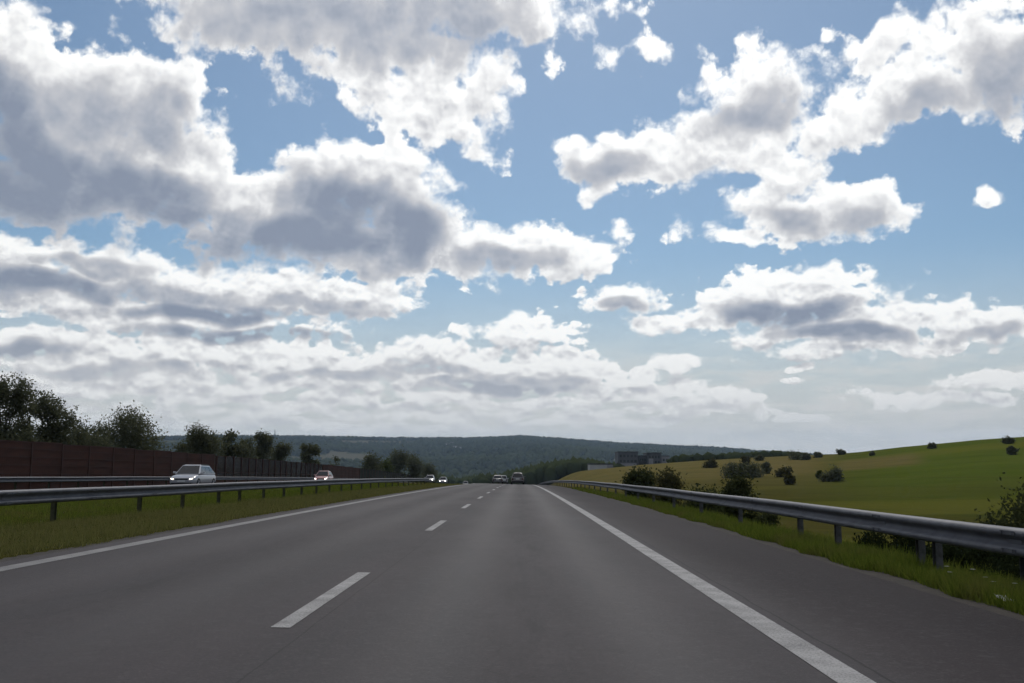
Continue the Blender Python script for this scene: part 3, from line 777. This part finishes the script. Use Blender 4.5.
L_black = leaf_mat('thicket_leaves', (.012, .018, .009), (.030, .038, .016), .2)
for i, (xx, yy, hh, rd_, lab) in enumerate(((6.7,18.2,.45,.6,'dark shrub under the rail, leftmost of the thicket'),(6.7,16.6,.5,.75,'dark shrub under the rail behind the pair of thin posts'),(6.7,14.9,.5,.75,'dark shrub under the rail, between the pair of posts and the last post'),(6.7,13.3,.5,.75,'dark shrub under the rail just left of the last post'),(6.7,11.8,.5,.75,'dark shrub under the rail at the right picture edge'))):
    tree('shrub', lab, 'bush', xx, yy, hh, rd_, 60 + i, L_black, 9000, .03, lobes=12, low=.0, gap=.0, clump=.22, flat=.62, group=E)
fb = [(732,467,478,20,'dark bush in the stubble, left one of a touching pair',L_dark),(751,467,478,24,'dark bush in the stubble, right one of a touching pair',L_dark),
 (766,464,474,10,'small round bush just right of the touching pair',L_dark),(783,470,477,15,'flat reddish green bush in the middle of the stubble field',L_olive),
 (789,477,485,11,'small bush just below the flat one in the stubble',L_olive),(819,472,479,6,'tiny pale green bush left of the dark round one',L_mid),
 (833,471,482,19,'dark round bush standing alone in the green meadow',L_dark),(797,453,460,18,'wide dark bush at the top of the stubble field',L_dark),
 (818,453,458,9,'little bush on the ridge left of the skyline pair',L_dark),(841,450,455,7,'tiny dark bush against the sky on the ridge',L_dark),
 (746,457,465,8,'slim olive bush at the far edge of the stubble',L_olive),(932,444,449,7,'tiny bush on the skyline of the green hill',L_dark),
 (1008,439,444,9,'low bush on the skyline near the right picture edge',L_dark),(1012,448,455,8,'small round bush on the green slope near the right edge',L_dark),
 (742,466,478,12,'upright dark bush bridging the touching pair',L_dark),(712,462,468,14,'faint olive bush left of the touching pair, higher on the stubble',L_olive),(806,455,460,10,'small bush between the wide one and the little one on the ridge',L_dark),
 (872,452,456,5,'tiny bush on the ridge right of the one against the sky',L_dark),(760,457,461,9,'small dark bush on the ridge at the far corner of the stubble',L_dark)]
for i, (px, pt, pb, w, lab, mt) in enumerate(fb): field_bush(px, pt, pb, w, 80 + i, lab, mt)

# far woods, each one mass
ico = bmesh.new(); bmesh.ops.create_icosphere(ico, subdivisions=1, radius=1.0)
IV = np.array([v.co[:] for v in ico.verts]); IF = np.array([[v.index for v in f.verts] for f in ico.faces]); ico.free()
woodm = leaf_mat('wood_leaves', (.022, .030, .016), (.048, .058, .028), .0)
q = NB(woodm.node_tree); df_ = [n for n in woodm.node_tree.nodes if n.type == 'BSDF_DIFFUSE'][0]; old = df_.inputs[0].links[0].from_socket
big = q.noise(q.n('ShaderNodeNewGeometry').outputs['Position'], .0022, 4, .6)
q.set(df_.inputs[0], q.mix(q.m('MULTIPLY', q.sm(big, .4, .65), .75), old, (.050, .062, .022, 1)))
def wood_mass(name, X, Y, H, Wd, seed, label=None, z=None):
    rng = np.random.default_rng(seed); n = len(X)
    Z = ground_z(X, Y) if z is None else z
    sc = np.stack([Wd, Wd, H * .55], -1)
    jit = rng.uniform(.7, 1.3, (n, len(IV), 1))
    V = IV[None] * sc[:, None, :] * jit + np.stack([X, Y, Z + H * .5], -1)[:, None, :]
    Fc = IF[None] + (np.arange(n) * len(IV))[:, None, None]
    o = link(name, mesh_np(name, V.reshape(-1, 3), Fc.reshape(-1, 3)), woodm)
    return tag(o, kind='stuff', label=label)
rng = np.random.default_rng(7)
# hill woods: canopies over the wooded slopes and hedges, down to the skyline
n = 34000
uu_ = rng.uniform(HU[1], HU[-3] + .08, n); rr_ = np.sqrt(rng.uniform(1700 ** 2, 5600 ** 2, n))
X = rr_ * uu_ / np.sqrt(1 + uu_ ** 2); Y = rr_ / np.sqrt(1 + uu_ ** 2)
w_ = vnoise(X, Y, 420, 11) + .25 * vnoise(X, Y, 120, 12) > .60 - .45 * sstep(-.22, -.02, uu_)
w_ |= (np.abs(np.mod(X + .6 * Y + 80 * vnoise(X, Y, 300, 3), 420)) < 14) | ((rr_ > 4900) & (vnoise(X, Y, 160, 4) > .35))
X = X[w_]; Y = Y[w_]; k = len(X)
wood_mass('hill_woods', X, Y, rng.uniform(7, 15, k) + 7 * vnoise(X, Y, 110, 9), rng.uniform(5, 11, k), 1, 'hazy woods covering the far hills')
# wood edge behind the right field
def edge(x0, x1, tops, Ys, n, seed, name, lab):
    rng = np.random.default_rng(seed); px = rng.uniform(x0, x1, n); Yv = rng.uniform(*Ys, n)
    XX = []; HH = []; YY = []
    for p, yv in zip(px, Yv):
        tp = np.interp(p, [t[0] for t in tops], [t[1] for t in tops]) + rng.uniform(0, 3.5)
        a = at(p, tp, yv); g = gz(a.x, yv); h = max(5, a.z - g)
        XX.append(a.x); YY.append(yv); HH.append(h)
    HH = np.array(HH)
    wood_mass(name, np.array(XX), np.array(YY), HH, rng.uniform(2.5, 5.5, n) , seed, lab)
edge(478, 628, [(478,476),(505,473),(530,467),(548,463),(575,459),(592,461),(610,463),(628,462)], (560, 700), 420, 21, 'dark_wood', 'dark wood edge between the road crest and the white building')
edge(671, 800, [(671,461),(690,459),(705,460),(730,459),(760,457),(800,455.5)], (470, 540), 170, 22, 'tree_belt', 'low dark tree belt behind the stubble field')
edge(436, 482, [(436,474),(460,478),(482,476)], (700, 900), 160, 23, 'valley_wood', 'dark wood in the dip left of the cars ahead')

# ------------------------------------------------------------------ buildings far beyond the field
wallw = material('pale_render', (.42, .42, .42), .8, color2=(.33, .33, .34), noise_scale=.4)
wallg = material('grey_cladding', (.075, .08, .095), .6, color2=(.05, .054, .065), noise_scale=.2)
wallp = material('light_cladding', (.26, .26, .28), .7, color2=(.19, .19, .21), noise_scale=.3)
roofm = material('dark_roof', (.05, .05, .055), .7)
winm = material('dark_window', (.02, .025, .03), .15, spec=.6)
def win_row(o, x0, x1, n, z0, z1, y, mat=winm, gap=.35):
    st = (x1 - x0) / n
    for i in range(n):
        w = MB().box(x0 + st * i + st * gap / 2, x0 + st * (i + 1) - st * gap / 2, y - .06, y - .004, z0, z1).build('window', mat, o)
def building(name, label, px0, px1, ptop, Y, depth, mat, rows, cols, roof_t=.5, sign=None):
    a = at(px0, ptop, Y); c = at(px1, ptop, Y); xm = (a.x + c.x) / 2; hw = (c.x - a.x) / 2
    zb = gz(xm, Y) - .6; H = a.z - zb
    o = empty(name, (xm, Y, zb), label, 'building')
    MB().box(-hw, hw, 0, depth, 0, H - roof_t).build('wall', mat, o)
    MB().box(-hw - .25, hw + .25, -.25, depth + .25, H - roof_t + .003, H).build('roof', roofm, o)
    vis = H - .6
    for r in range(rows):
        z0 = H - roof_t - 1.0 - 2.9 * (r + 1) + 1.2
        if z0 < .8: break
        win_row(o, -hw + .5, hw - .5, cols, z0, z0 + 1.4, 0)
    return o, hw, H
w1, hw, H = building('low_building', 'low white flat-roofed building at the far edge of the stubble field', 590, 613, 463.5, 425, 14, wallw, 1, 5)
MB().box(hw - 2.6, hw - .1, -.5, -.255, H - 1.9, H - .5).build('entrance_panel', wallp, w1)
b1, hw, H = building('office_block', 'tall dark block, left one of the building group behind the field', 618, 638, 451.5, 560, 18, wallg, 3, 5)
MB().box(-hw + 1.5, hw - 1, -.35, -.10, H - 8.6, H - 6.6).build('light_band', wallp, b1)
building('link_building', 'lower dark middle building joining the two taller blocks', 638.4, 647, 455.5, 566, 14, wallg, 2, 3)
b2, hw, H = building('office_block', 'second dark block with pale facade panels, right of the lower link', 647.4, 661, 452.5, 560, 18, wallg, 3, 4)
MB().box(-hw + .6, -hw + 3.2, -.35, -.10, H - 7.5, H - 3.4).build('light_panel', wallp, b2)
building('side_building', 'small pale annex at the right end of the dark building group', 661.3, 669, 455.5, 562, 12, wallp, 2, 2)
# houses on the far hillside
for i, (px, py, Y) in enumerate(((447,447.5,3900),(455,449,3700),(461,449.8,3600),(452,446.6,4000),(432,453,3300))):
    a = at(px, py, Y); zb = gz(a.x, Y) + 8
    h = empty('hillside_house', (a.x, Y, zb), ('white house on the wooded hill, upper left of the group','white house in the middle of the hill group','white house at the right of the hill group','highest white house of the hill group','lone white house lower down the hill, left of the group')[i], 'house', 'white houses on the far hillside')
    MB().box(-7, 7, 0, 10, -8, 6).build('wall', wallw, h)
    MB().hexa([(-8,-1,6.01),(8,-1,6.01),(8,11,6.01),(-8,11,6.01),(-8,4.9,10),(8,4.9,10),(8,5.1,10),(-8,5.1,10)]).build('roof', roofm, h)
# mast on the skyline
a = at(275, 428, 5000); zb = gz(a.x, 5000)
steel = material('mast_steel', (.20, .20, .21), .6, .3)
ms = empty('radio_mast', (a.x, 5000, zb - 1), 'thin lattice radio mast on the left hill skyline', 'mast')
H = a.z - zb; t = MB()
for sx in (-1, 1):
    for sy in (-1, 1): t.tube((sx * 3.6, sy * 3.6, 0), (sx * 1.1, sy * 1.1, H * .85), .7, .5, 6)
for k in range(9):
    f0 = k / 9; f1 = (k + 1) / 9; w0 = 3.6 - 2.5 * f0; w1_ = 3.6 - 2.5 * f1
    for sy in (-1, 1):
        t.tube((-w0, sy * w0, H * .85 * f0), (w1_, sy * w1_, H * .85 * f1), .3, .3, 5); t.tube((w0, sy * w0, H * .85 * f0), (-w1_, sy * w1_, H * .85 * f1), .3, .3, 5)
t.build('lattice', steel, ms); MB().tube((0, 0, H * .83), (0, 0, H), .8, .4, 8).build('antenna', steel, ms)

# ------------------------------------------------------------------ cars
def paint(name, c, metal=.0, rough=.3): 
    m = material(name, c, rough, metal, .5); m.node_tree.nodes['Principled BSDF'].inputs['Coat Weight'].default_value = .6; return m
P_white = paint('white_paint', (.33, .33, .35)); P_red = paint('red_paint', (.36, .12, .10)); P_silver = paint('silver_paint', (.24, .24, .25), .3); P_suv = paint('graphite_paint', (.11, .10, .10), .3); P_dark = paint('dark_paint', (.05, .05, .055), .3); P_offw = paint('off_white_paint', (.36, .36, .36))
glass = material('car_glass', (.010, .011, .014), .08, 0, .45)
rubber = material('tyre_rubber', (.018, .018, .018), .85); alloy = material('alloy_rim', (.38, .38, .40), .35, .6); trim = material('black_trim', (.015, .015, .016), .5)
lampon = material('headlight_lit', (.8, .8, .8), .2, emit=(1, .97, .90), estr=10); lampon2 = material('headlight_warm', (.8, .8, .8), .2, emit=(1, .86, .66), estr=4)
lampdim = material('headlight_dipped', (.8, .8, .8), .2, emit=(1, .95, .9), estr=1.2)
taill = material('tail_light_lens', (.05, .010, .010), .25, 0, .6); platem = material('number_plate_white', (.6, .6, .58), .5)
def car(name, label, x, y, rz, mat, L=4.5, Wd=1.8, H=1.5, kind='hatch', lights=lampon, group=None, roofrail=False, detail=True):
    """front of the car towards local +y"""
    z = road_z(x, y) + .004
    o = empty(name, (x, y, z), label, 'car', group, rz)
    sl = prof(y + 1) - prof(y - 1); o.rotation_euler = (math.atan(float(sl) / 2) * math.cos(rz), 0, rz)
    hw = Wd / 2; hl = L / 2; belt = H * .60; sill = .22
    hood = {'hatch': .95, 'estate': 1.15, 'suv': 1.0, 'van': .8}[kind]; cowl = hl - hood
    rear_belt = -hl + (.12 if kind != 'sedan' else .7)
    # lower body, lofted front to back
    st = [(-hl, .40, belt - .10, hw * .86), (-hl + .10, .28, belt - .02, hw * .95), (-hl + .5, sill, belt, hw), (-.3, sill, belt - .01, hw), (cowl - .1, sill, belt - .03, hw), (cowl + hood * .45, sill, belt - .10, hw * .985), (hl - .28, .24, belt - .20, hw * .95), (hl - .07, .27, belt - .30, hw * .86), (hl, .36, belt - .40, hw * .74)]
    rg = []
    for (yy, zb, zt, w) in st:
        hh = zt - zb
        half = [(w * .80, zb), (w * .97, zb + hh * .16), (w, zb + hh * .42), (w * .985, zb + hh * .70), (w * .93, zb + hh * .93), (w * .80, zt)]
        pts = [(a_, b_) for a_, b_ in half] + [(w * .4, zt + .025), (-w * .4, zt + .025)] + [(-a_, b_) for a_, b_ in half[::-1]]
        rg.append([(a_, yy, b_) for a_, b_ in pts])
    mb = MB().rings(rg)
    # greenhouse
    y1 = cowl + .02; y2 = cowl - .90 * (1.0 if kind != 'suv' else .9); y3 = -hl + (.85 if kind in ('hatch', 'estate') else .42); y4 = -hl + .12
    wb = hw * .93; wt = hw * .67
    zb = belt - .03; zt = H - .02
    def sec(yy, z, w): return [(-w, yy, z), (w, yy, z)]
    cab = [(y1, zb, wb, zb + .01, wb * .99), ]
    mb.hexa([(-wb, y4, zb), (wb, y4, zb), (wb, y1, zb), (-wb, y1, zb), (-wt, y3, zt - .03), (wt, y3, zt - .03), (wt, y2, zt), (-wt, y2, zt)])
    body = mb.build('body', mat, o, bevel=.06, smooth=False, seg=3)
    body.data.polygons.foreach_set('use_smooth', [True] * len(body.data.polygons))
    try:
        md = body.modifiers.new('soft', 'WEIGHTED_NORMAL')
    except Exception: pass
    MB().hexa([(-wt * .92, y3 + .05, zt + .0), (wt * .92, y3 + .05, zt), (wt * .92, y2 - .08, zt), (-wt * .92, y2 - .08, zt), (-wt * .8, y3 + .2, zt + .03), (wt * .8, y3 + .2, zt + .03), (wt * .8, y2 - .2, zt + .03), (-wt * .8, y2 - .2, zt + .03)]).build('roof', mat, o, bevel=.01)
    def lerp(a_, b_, t): return tuple(p + (q_ - p) * t for p, q_ in zip(a_, b_))
    def pane(nm, c00, c10, c11, c01, iu, iv0, iv1, out, sub=None):
        """inset pane on the face c00 c10 c11 c01 (u across, v up)"""
        def P(u, v): return Vector(lerp(lerp(c00, c10, u), lerp(c01, c11, u), v))
        q4 = [P(iu, iv0), P(1 - iu, iv0), P(1 - iu, iv1), P(iu, iv1)]
        out = Vector(out).normalized()
        nn = (q4[1] - q4[0]).cross(q4[3] - q4[0]).normalized()
        if nn.dot(out) < 0: nn = -nn
        g = MB().hexa([p - nn * .01 for p in q4] + [p + nn * .008 for p in q4]); return g.build(nm, glass, o)
    pane('windshield', (-wb, y1, zb), (wb, y1, zb), (wt, y2, zt), (-wt, y2, zt), .05, .06, .92, (0, 1, .5))
    pane('rear_window', (-wb, y4, zb), (wb, y4, zb), (wt, y3, zt - .03), (-wt, y3, zt - .03), .08, .10, .88, (0, -1, .3))
    for sx in (-1, 1):
        def side_pt(f, v):   # along the side face
            bot = (sx * wb, y4 + (y1 - y4) * f, zb); top = (sx * wt, y3 + (y2 - y3) * f, zt - .03 + .03 * f); return lerp(bot, top, v)
        for (f0, f1) in ((.05, .30), (.33, .60), (.63, .93)):
            q4 = [Vector(side_pt(f0, .10)), Vector(side_pt(f1, .10)), Vector(side_pt(f1, .86)), Vector(side_pt(f0, .86))]
            nn = (q4[1] - q4[0]).cross(q4[3] - q4[0]).normalized()
            if nn.x * sx < 0: nn = -nn
            MB().hexa([p - nn * .01 for p in q4] + [p + nn * .008 for p in q4]).build('side_window', glass, o)
        MB().hexa([(sx * wb * .99, y1 - .42, zb + .05), (sx * (hw + .16), y1 - .42, zb + .06), (sx * (hw + .15), y1 - .30, zb + .07), (sx * wb * .99, y1 - .30, zb + .05), (sx * wb * .97, y1 - .42, zb + .16), (sx * (hw + .16), y1 - .42, zb + .21), (sx * (hw + .15), y1 - .33, zb + .20), (sx * wb * .97, y1 - .32, zb + .15)]).build('mirror', mat, o, bevel=.02)
        # lamps
        hz_ = belt - .34
        hlm = MB().hexa([(sx * hw * .60, hl - .085, hz_ - .05), (sx * hw * .80, hl - .16, hz_ - .06), (sx * hw * .80, hl - .24, hz_ - .06), (sx * hw * .60, hl - .2, hz_ - .05), (sx * hw * .60, hl - .04 + .005, hz_ + .035), (sx * hw * .80, hl - .14, hz_ + .05), (sx * hw * .80, hl - .26, hz_ + .05), (sx * hw * .60, hl - .2, hz_ + .035)])
        hlm.v[-8:] = [(a_, b_ + .085, c_) for a_, b_, c_ in hlm.v[-8:]]
        hlm.build('headlight', lights if lights else trim, o, bevel=.01)
        MB().box(*sorted((sx * hw * .62, sx * hw * .93)), -hl - .015, -hl + .2, belt - .36, belt - .10).build('tail_light', taill, o, bevel=.015)
    MB().hexa([(-hw * .44, hl - .02, belt - .52), (hw * .44, hl - .02, belt - .52), (hw * .44, hl - .15, belt - .52), (-hw * .44, hl - .15, belt - .52), (-hw * .48, hl + .014, belt - .31), (hw * .48, hl + .014, belt - .31), (hw * .48, hl - .15, belt - .29), (-hw * .48, hl - .15, belt - .29)]).build('grille', trim, o, bevel=.01)
    MB().box(-hw * .74, hw * .74, hl - .09, hl + .006, .24, .345).build('front_bumper_intake', trim, o, bevel=.02)
    MB().box(-.26, .26, hl + .008, hl + .022, .40, .51).build('number_plate', platem, o)
    MB().box(-hw * .82, hw * .82, -hl - .05, -hl + .1, .26, .50).build('rear_bumper', mat if kind != 'suv' else trim, o, bevel=.03)
    MB().box(-.26, .26, -hl - .018, -hl - .004, belt - .26, belt - .15).build('number_plate', platem, o)
    if roofrail:
        for sx in (-1, 1): MB().box(*sorted((sx * wt * .93, sx * wt * .99)), y3 + .2, y2 - .25, zt + .0, zt + .055).build('roof_rail', trim, o, bevel=.01)
    wr = .33; wp = None
    for sx in (-1, 1):
        for yy in (hl - .85, -hl + .78):
            a_ = sx * (hw - .205); c_ = sx * (hw + .008)
            w_ = empty_part('wheel', (0, yy, wr), o)
            MB().rings([[(a_ + (c_ - a_) * f, r_ * math.cos(2 * math.pi * i / 24), r_ * math.sin(2 * math.pi * i / 24)) for i in range(24)] for f, r_ in ((0, wr * .9), (.12, wr), (.86, wr), (1, wr * .92), (1, wr * .66), (.9, wr * .64))], cap=True).build('tyre', rubber, w_)
            rm = MB().tube((c_ - sx * .015, 0, 0), (c_ - sx * .006, 0, 0), wr * .16, wr * .14, 10)
            for i in range(5):
                t_ = 2 * math.pi * i / 5; cs, sn = math.cos(t_), math.sin(t_)
                rm.hexa([(c_ - sx * .018, cs * r_ * wr - sn * w2, sn * r_ * wr + cs * w2) for r_, w2 in ((.1, -.03), (.64, -.04), (.64, .04), (.1, .03))] + [(c_ - sx * .004, cs * r_ * wr - sn * w2, sn * r_ * wr + cs * w2) for r_, w2 in ((.1, -.022), (.64, -.03), (.64, .03), (.1, .022))])
            rm.build('rim', alloy, w_)
    return o
def empty_part(name, loc, parent):
    e = bpy.data.objects.new(name, None); COL.objects.link(e); e.parent = parent; e.location = loc; e.empty_display_size = .1; return e
PI = math.pi
car('estate_car', 'white estate car with lit headlights oncoming in front of the brown noise wall', -22.75, 69.6, PI, P_white, 4.9, 1.86, 1.57, 'estate', lampon2, roofrail=True)
car('hatchback', 'small red oncoming hatchback with lit headlights before the glass wall section', -23.3, 119, PI, P_red, 4.0, 1.74, 1.52, 'hatch', lampon)
car('oncoming_car', 'distant oncoming car, left one of the two bright headlight pairs', -17.9, 201, PI, P_silver, 4.4, 1.8, 1.6, 'hatch', lampon, 'distant oncoming cars')
car('oncoming_car', 'distant oncoming car, right one of the two bright headlight pairs', -17.9, 236, PI, P_white, 4.4, 1.8, 1.62, 'suv', lampon, 'distant oncoming cars')
car('oncoming_car', 'very distant oncoming car sinking behind the crest, left of the vanishing pair', -17.9, 334, PI, P_white, 4.4, 1.8, 1.9, 'suv', lampdim, 'distant oncoming cars')
car('oncoming_car', 'farthest oncoming car sinking behind the crest, closest to the cars ahead', -17.9, 400, PI, P_silver, 4.4, 1.8, 2.2, 'suv', lampdim, 'distant oncoming cars')
car('suv_ahead', 'silver upright car driving ahead in the right lane, seen from behind', -.20, 139, 0, P_suv, 4.4, 1.80, 1.62, 'suv', None)
car('hatchback_ahead', 'dark grey car driving ahead in the left lane, seen from behind', -3.65, 172, 0, P_dark, 4.3, 1.80, 1.46, 'hatch', None)
car('white_car_ahead', 'white car farther ahead, partly hidden behind the dark grey one', -3.1, 196, 0, P_offw, 4.5, 1.8, 1.66, 'suv', None)

# ------------------------------------------------------------------ verge plants and litter
gb_ = bpy.data.materials.new('grass_blades'); gb_.use_nodes = True; q = NB(gb_.node_tree); nt = gb_.node_tree
for x in list(nt.nodes):
    if x.type == 'BSDF_PRINCIPLED': nt.nodes.remove(x)
g_ = q.n('ShaderNodeNewGeometry'); rnd = g_.outputs['Random Per Island']; gp = g_.outputs['Position']; gx, gy, gzz = q.sep(gp)
c = q.mix(rnd, (.065, .100, .012, 1), (.150, .175, .030, 1))
c = q.mix(q.m('MULTIPLY', q.sm(q.noise(gp, .7, 4, .6), .45, .7), .6), c, (.14, .12, .045, 1))
olive = q.m('MULTIPLY', q.sm(gx, -10.8, -9.6), q.m('LESS_THAN', gx, 0.0))
c = q.mix(q.m('MULTIPLY', olive, .7), c, q.mix(rnd, (.115, .108, .040, 1), (.185, .160, .070, 1)))
d = q.n('ShaderNodeBsdfDiffuse'); q.set(d.inputs[0], c); t = q.n('ShaderNodeBsdfTranslucent'); q.set(t.inputs[0], c)
mx = q.n('ShaderNodeMixShader'); mx.inputs[0].default_value = .4; q.set(mx.inputs[1], d.outputs[0]); q.set(mx.inputs[2], t.outputs[0])
q.set([n for n in nt.nodes if n.type == 'OUTPUT_MATERIAL'][0].inputs[0], mx.outputs[0])
def blades(name, x0, x1, y0, y1, n, h0, h1, wd, seed, label):
    rng = np.random.default_rng(seed)
    y = y0 * (y1 / y0) ** rng.uniform(0, 1, n); x = rng.uniform(x0, x1, n)
    # ragged edge towards the asphalt, tufts
    e = .35 * vnoise(y, y * 0, .8, 5)
    keep = (x > x0 + e) if x0 > 0 else (x < x1 - e)
    keep &= rng.uniform(size=n) < .35 + vnoise(x, y, .35, 6)
    x = x[keep]; y = y[keep]; n = len(x); z = ground_z(x, y)
    far_ = np.clip(y / 25, 1, 3)
    h = rng.uniform(h0, h1, n) * (.6 + .9 * vnoise(x, y, .9, 7)) * np.clip(np.minimum(np.abs(x - x0), np.abs(x - x1)) * 2 + .45, 0, 1)
    a = rng.uniform(0, np.pi * 2, n); lx = rng.normal(0, .35, n) * h; ly = rng.normal(0, .35, n) * h
    w = wd * far_ * rng.uniform(.6, 1.4, n)
    p0 = np.stack([x - np.cos(a) * w, y - np.sin(a) * w, z - .02], -1); p1 = np.stack([x + np.cos(a) * w, y + np.sin(a) * w, z - .02], -1); p2 = np.stack([x + lx, y + ly, z + h], -1)
    V = np.stack([p0, p1, p2], 1).reshape(-1, 3)
    tag(link(name, mesh_np(name, V, np.arange(3 * n).reshape(n, 3)), gb_), kind='stuff', label=label)
blades('verge_grass', 4.50, 5.95, 6.5, 90, 110000, .07, .20, .006, 1, 'green grass along the hard shoulder under the right rail')
blades('slope_grass', 5.9, 11, 8, 90, 60000, .10, .26, .009, 2, 'long grass on the embankment behind the right rail')
blades('median_grass', -16.8, -6.0, 9, 110, 210000, .05, .13, .007, 3, 'short olive and green grass on the median')
# weeds in flower by the rail
stemm = material('weed_stem', (.05, .07, .02), .9); petal = material('white_petals', (.35, .36, .30), .8)
for i, (px, py, Y) in enumerate(((949,573,11.9),(972,569,11.7),(985,580,11.4),(993,587,10.9),(946,566,12.4),(1014,586,10.8))):
    p = at(px, py, Y); zb = gz(p.x, Y); hgt = max(.16, p.z - zb); rng = random.Random(i)
    o = empty('wild_flower', (p.x, Y, zb), ('white flowering weed left of the paper scrap, by the thin rail post','white flowering weed in the middle of the verge tuft','white flowering weed in front of the dark thicket','short white flower nearest above the paper scrap','farthest white flower by the pair of thin posts','white flower beside the last post at the right edge')[i], 'flower', 'white flowering weeds on the right verge')
    sm_ = MB(); sm_.tube((0, 0, -.02), (.01, 0, hgt * .8), .004, .003, 5, False)
    hd = MB()
    for k in range(7):
        a = k * .9; r_ = .022 if k else 0
        sm_.tube((.01, 0, hgt * .8), (.01 + r_ * math.cos(a), r_ * math.sin(a), hgt * .97), .002, .0015, 4, False)
        hd.tube((.01 + r_ * math.cos(a), r_ * math.sin(a), hgt * .97), (.01 + r_ * math.cos(a), r_ * math.sin(a), hgt), .004, .010, 6)
    sm_.build('stem', stemm, o); hd.build('flower_head', petal, o)
# crumpled paper
p = at(1003, 603, 10.2); rng = np.random.default_rng(3)
nx, ny = 9, 7; XX, YY = np.meshgrid(np.linspace(-.085, .085, nx), np.linspace(-.06, .06, ny)); ZZ = .05 + rng.uniform(-.016, .02, XX.shape)
me = grid_mesh('paper_scrap', XX, YY, ZZ, False)
pp = link('paper_scrap', me, material('litter_paper', (.62, .62, .60), .8), loc=(p.x, p.y, gz(p.x, p.y) + .015)); sm = pp.modifiers.new('thickness', 'SOLIDIFY'); sm.thickness = .002
pp.rotation_euler = (.35, .1, .5)
tag(pp, 'crumpled white scrap of paper lying in the grass at the road edge', 'litter')

# ------------------------------------------------------------------ haze
hz = MB().box(-12000, 12000, -9500, 12000, -60, 420).build('haze', None)
hm = bpy.data.materials.new('haze_air'); hm.use_nodes = True; nt = hm.node_tree
for x in list(nt.nodes):
    if x.type == 'BSDF_PRINCIPLED': nt.nodes.remove(x)
pv = nt.nodes.new('ShaderNodeVolumePrincipled'); pv.inputs['Color'].default_value = (.56, .75, 1.0, 1); pv.inputs['Density'].default_value = 5.6e-5; pv.inputs['Anisotropy'].default_value = .3
nt.links.new(pv.outputs[0], [n for n in nt.nodes if n.type == 'OUTPUT_MATERIAL'][0].inputs['Volume'])
hz.data.materials.append(hm); tag(hz, kind='stuff')
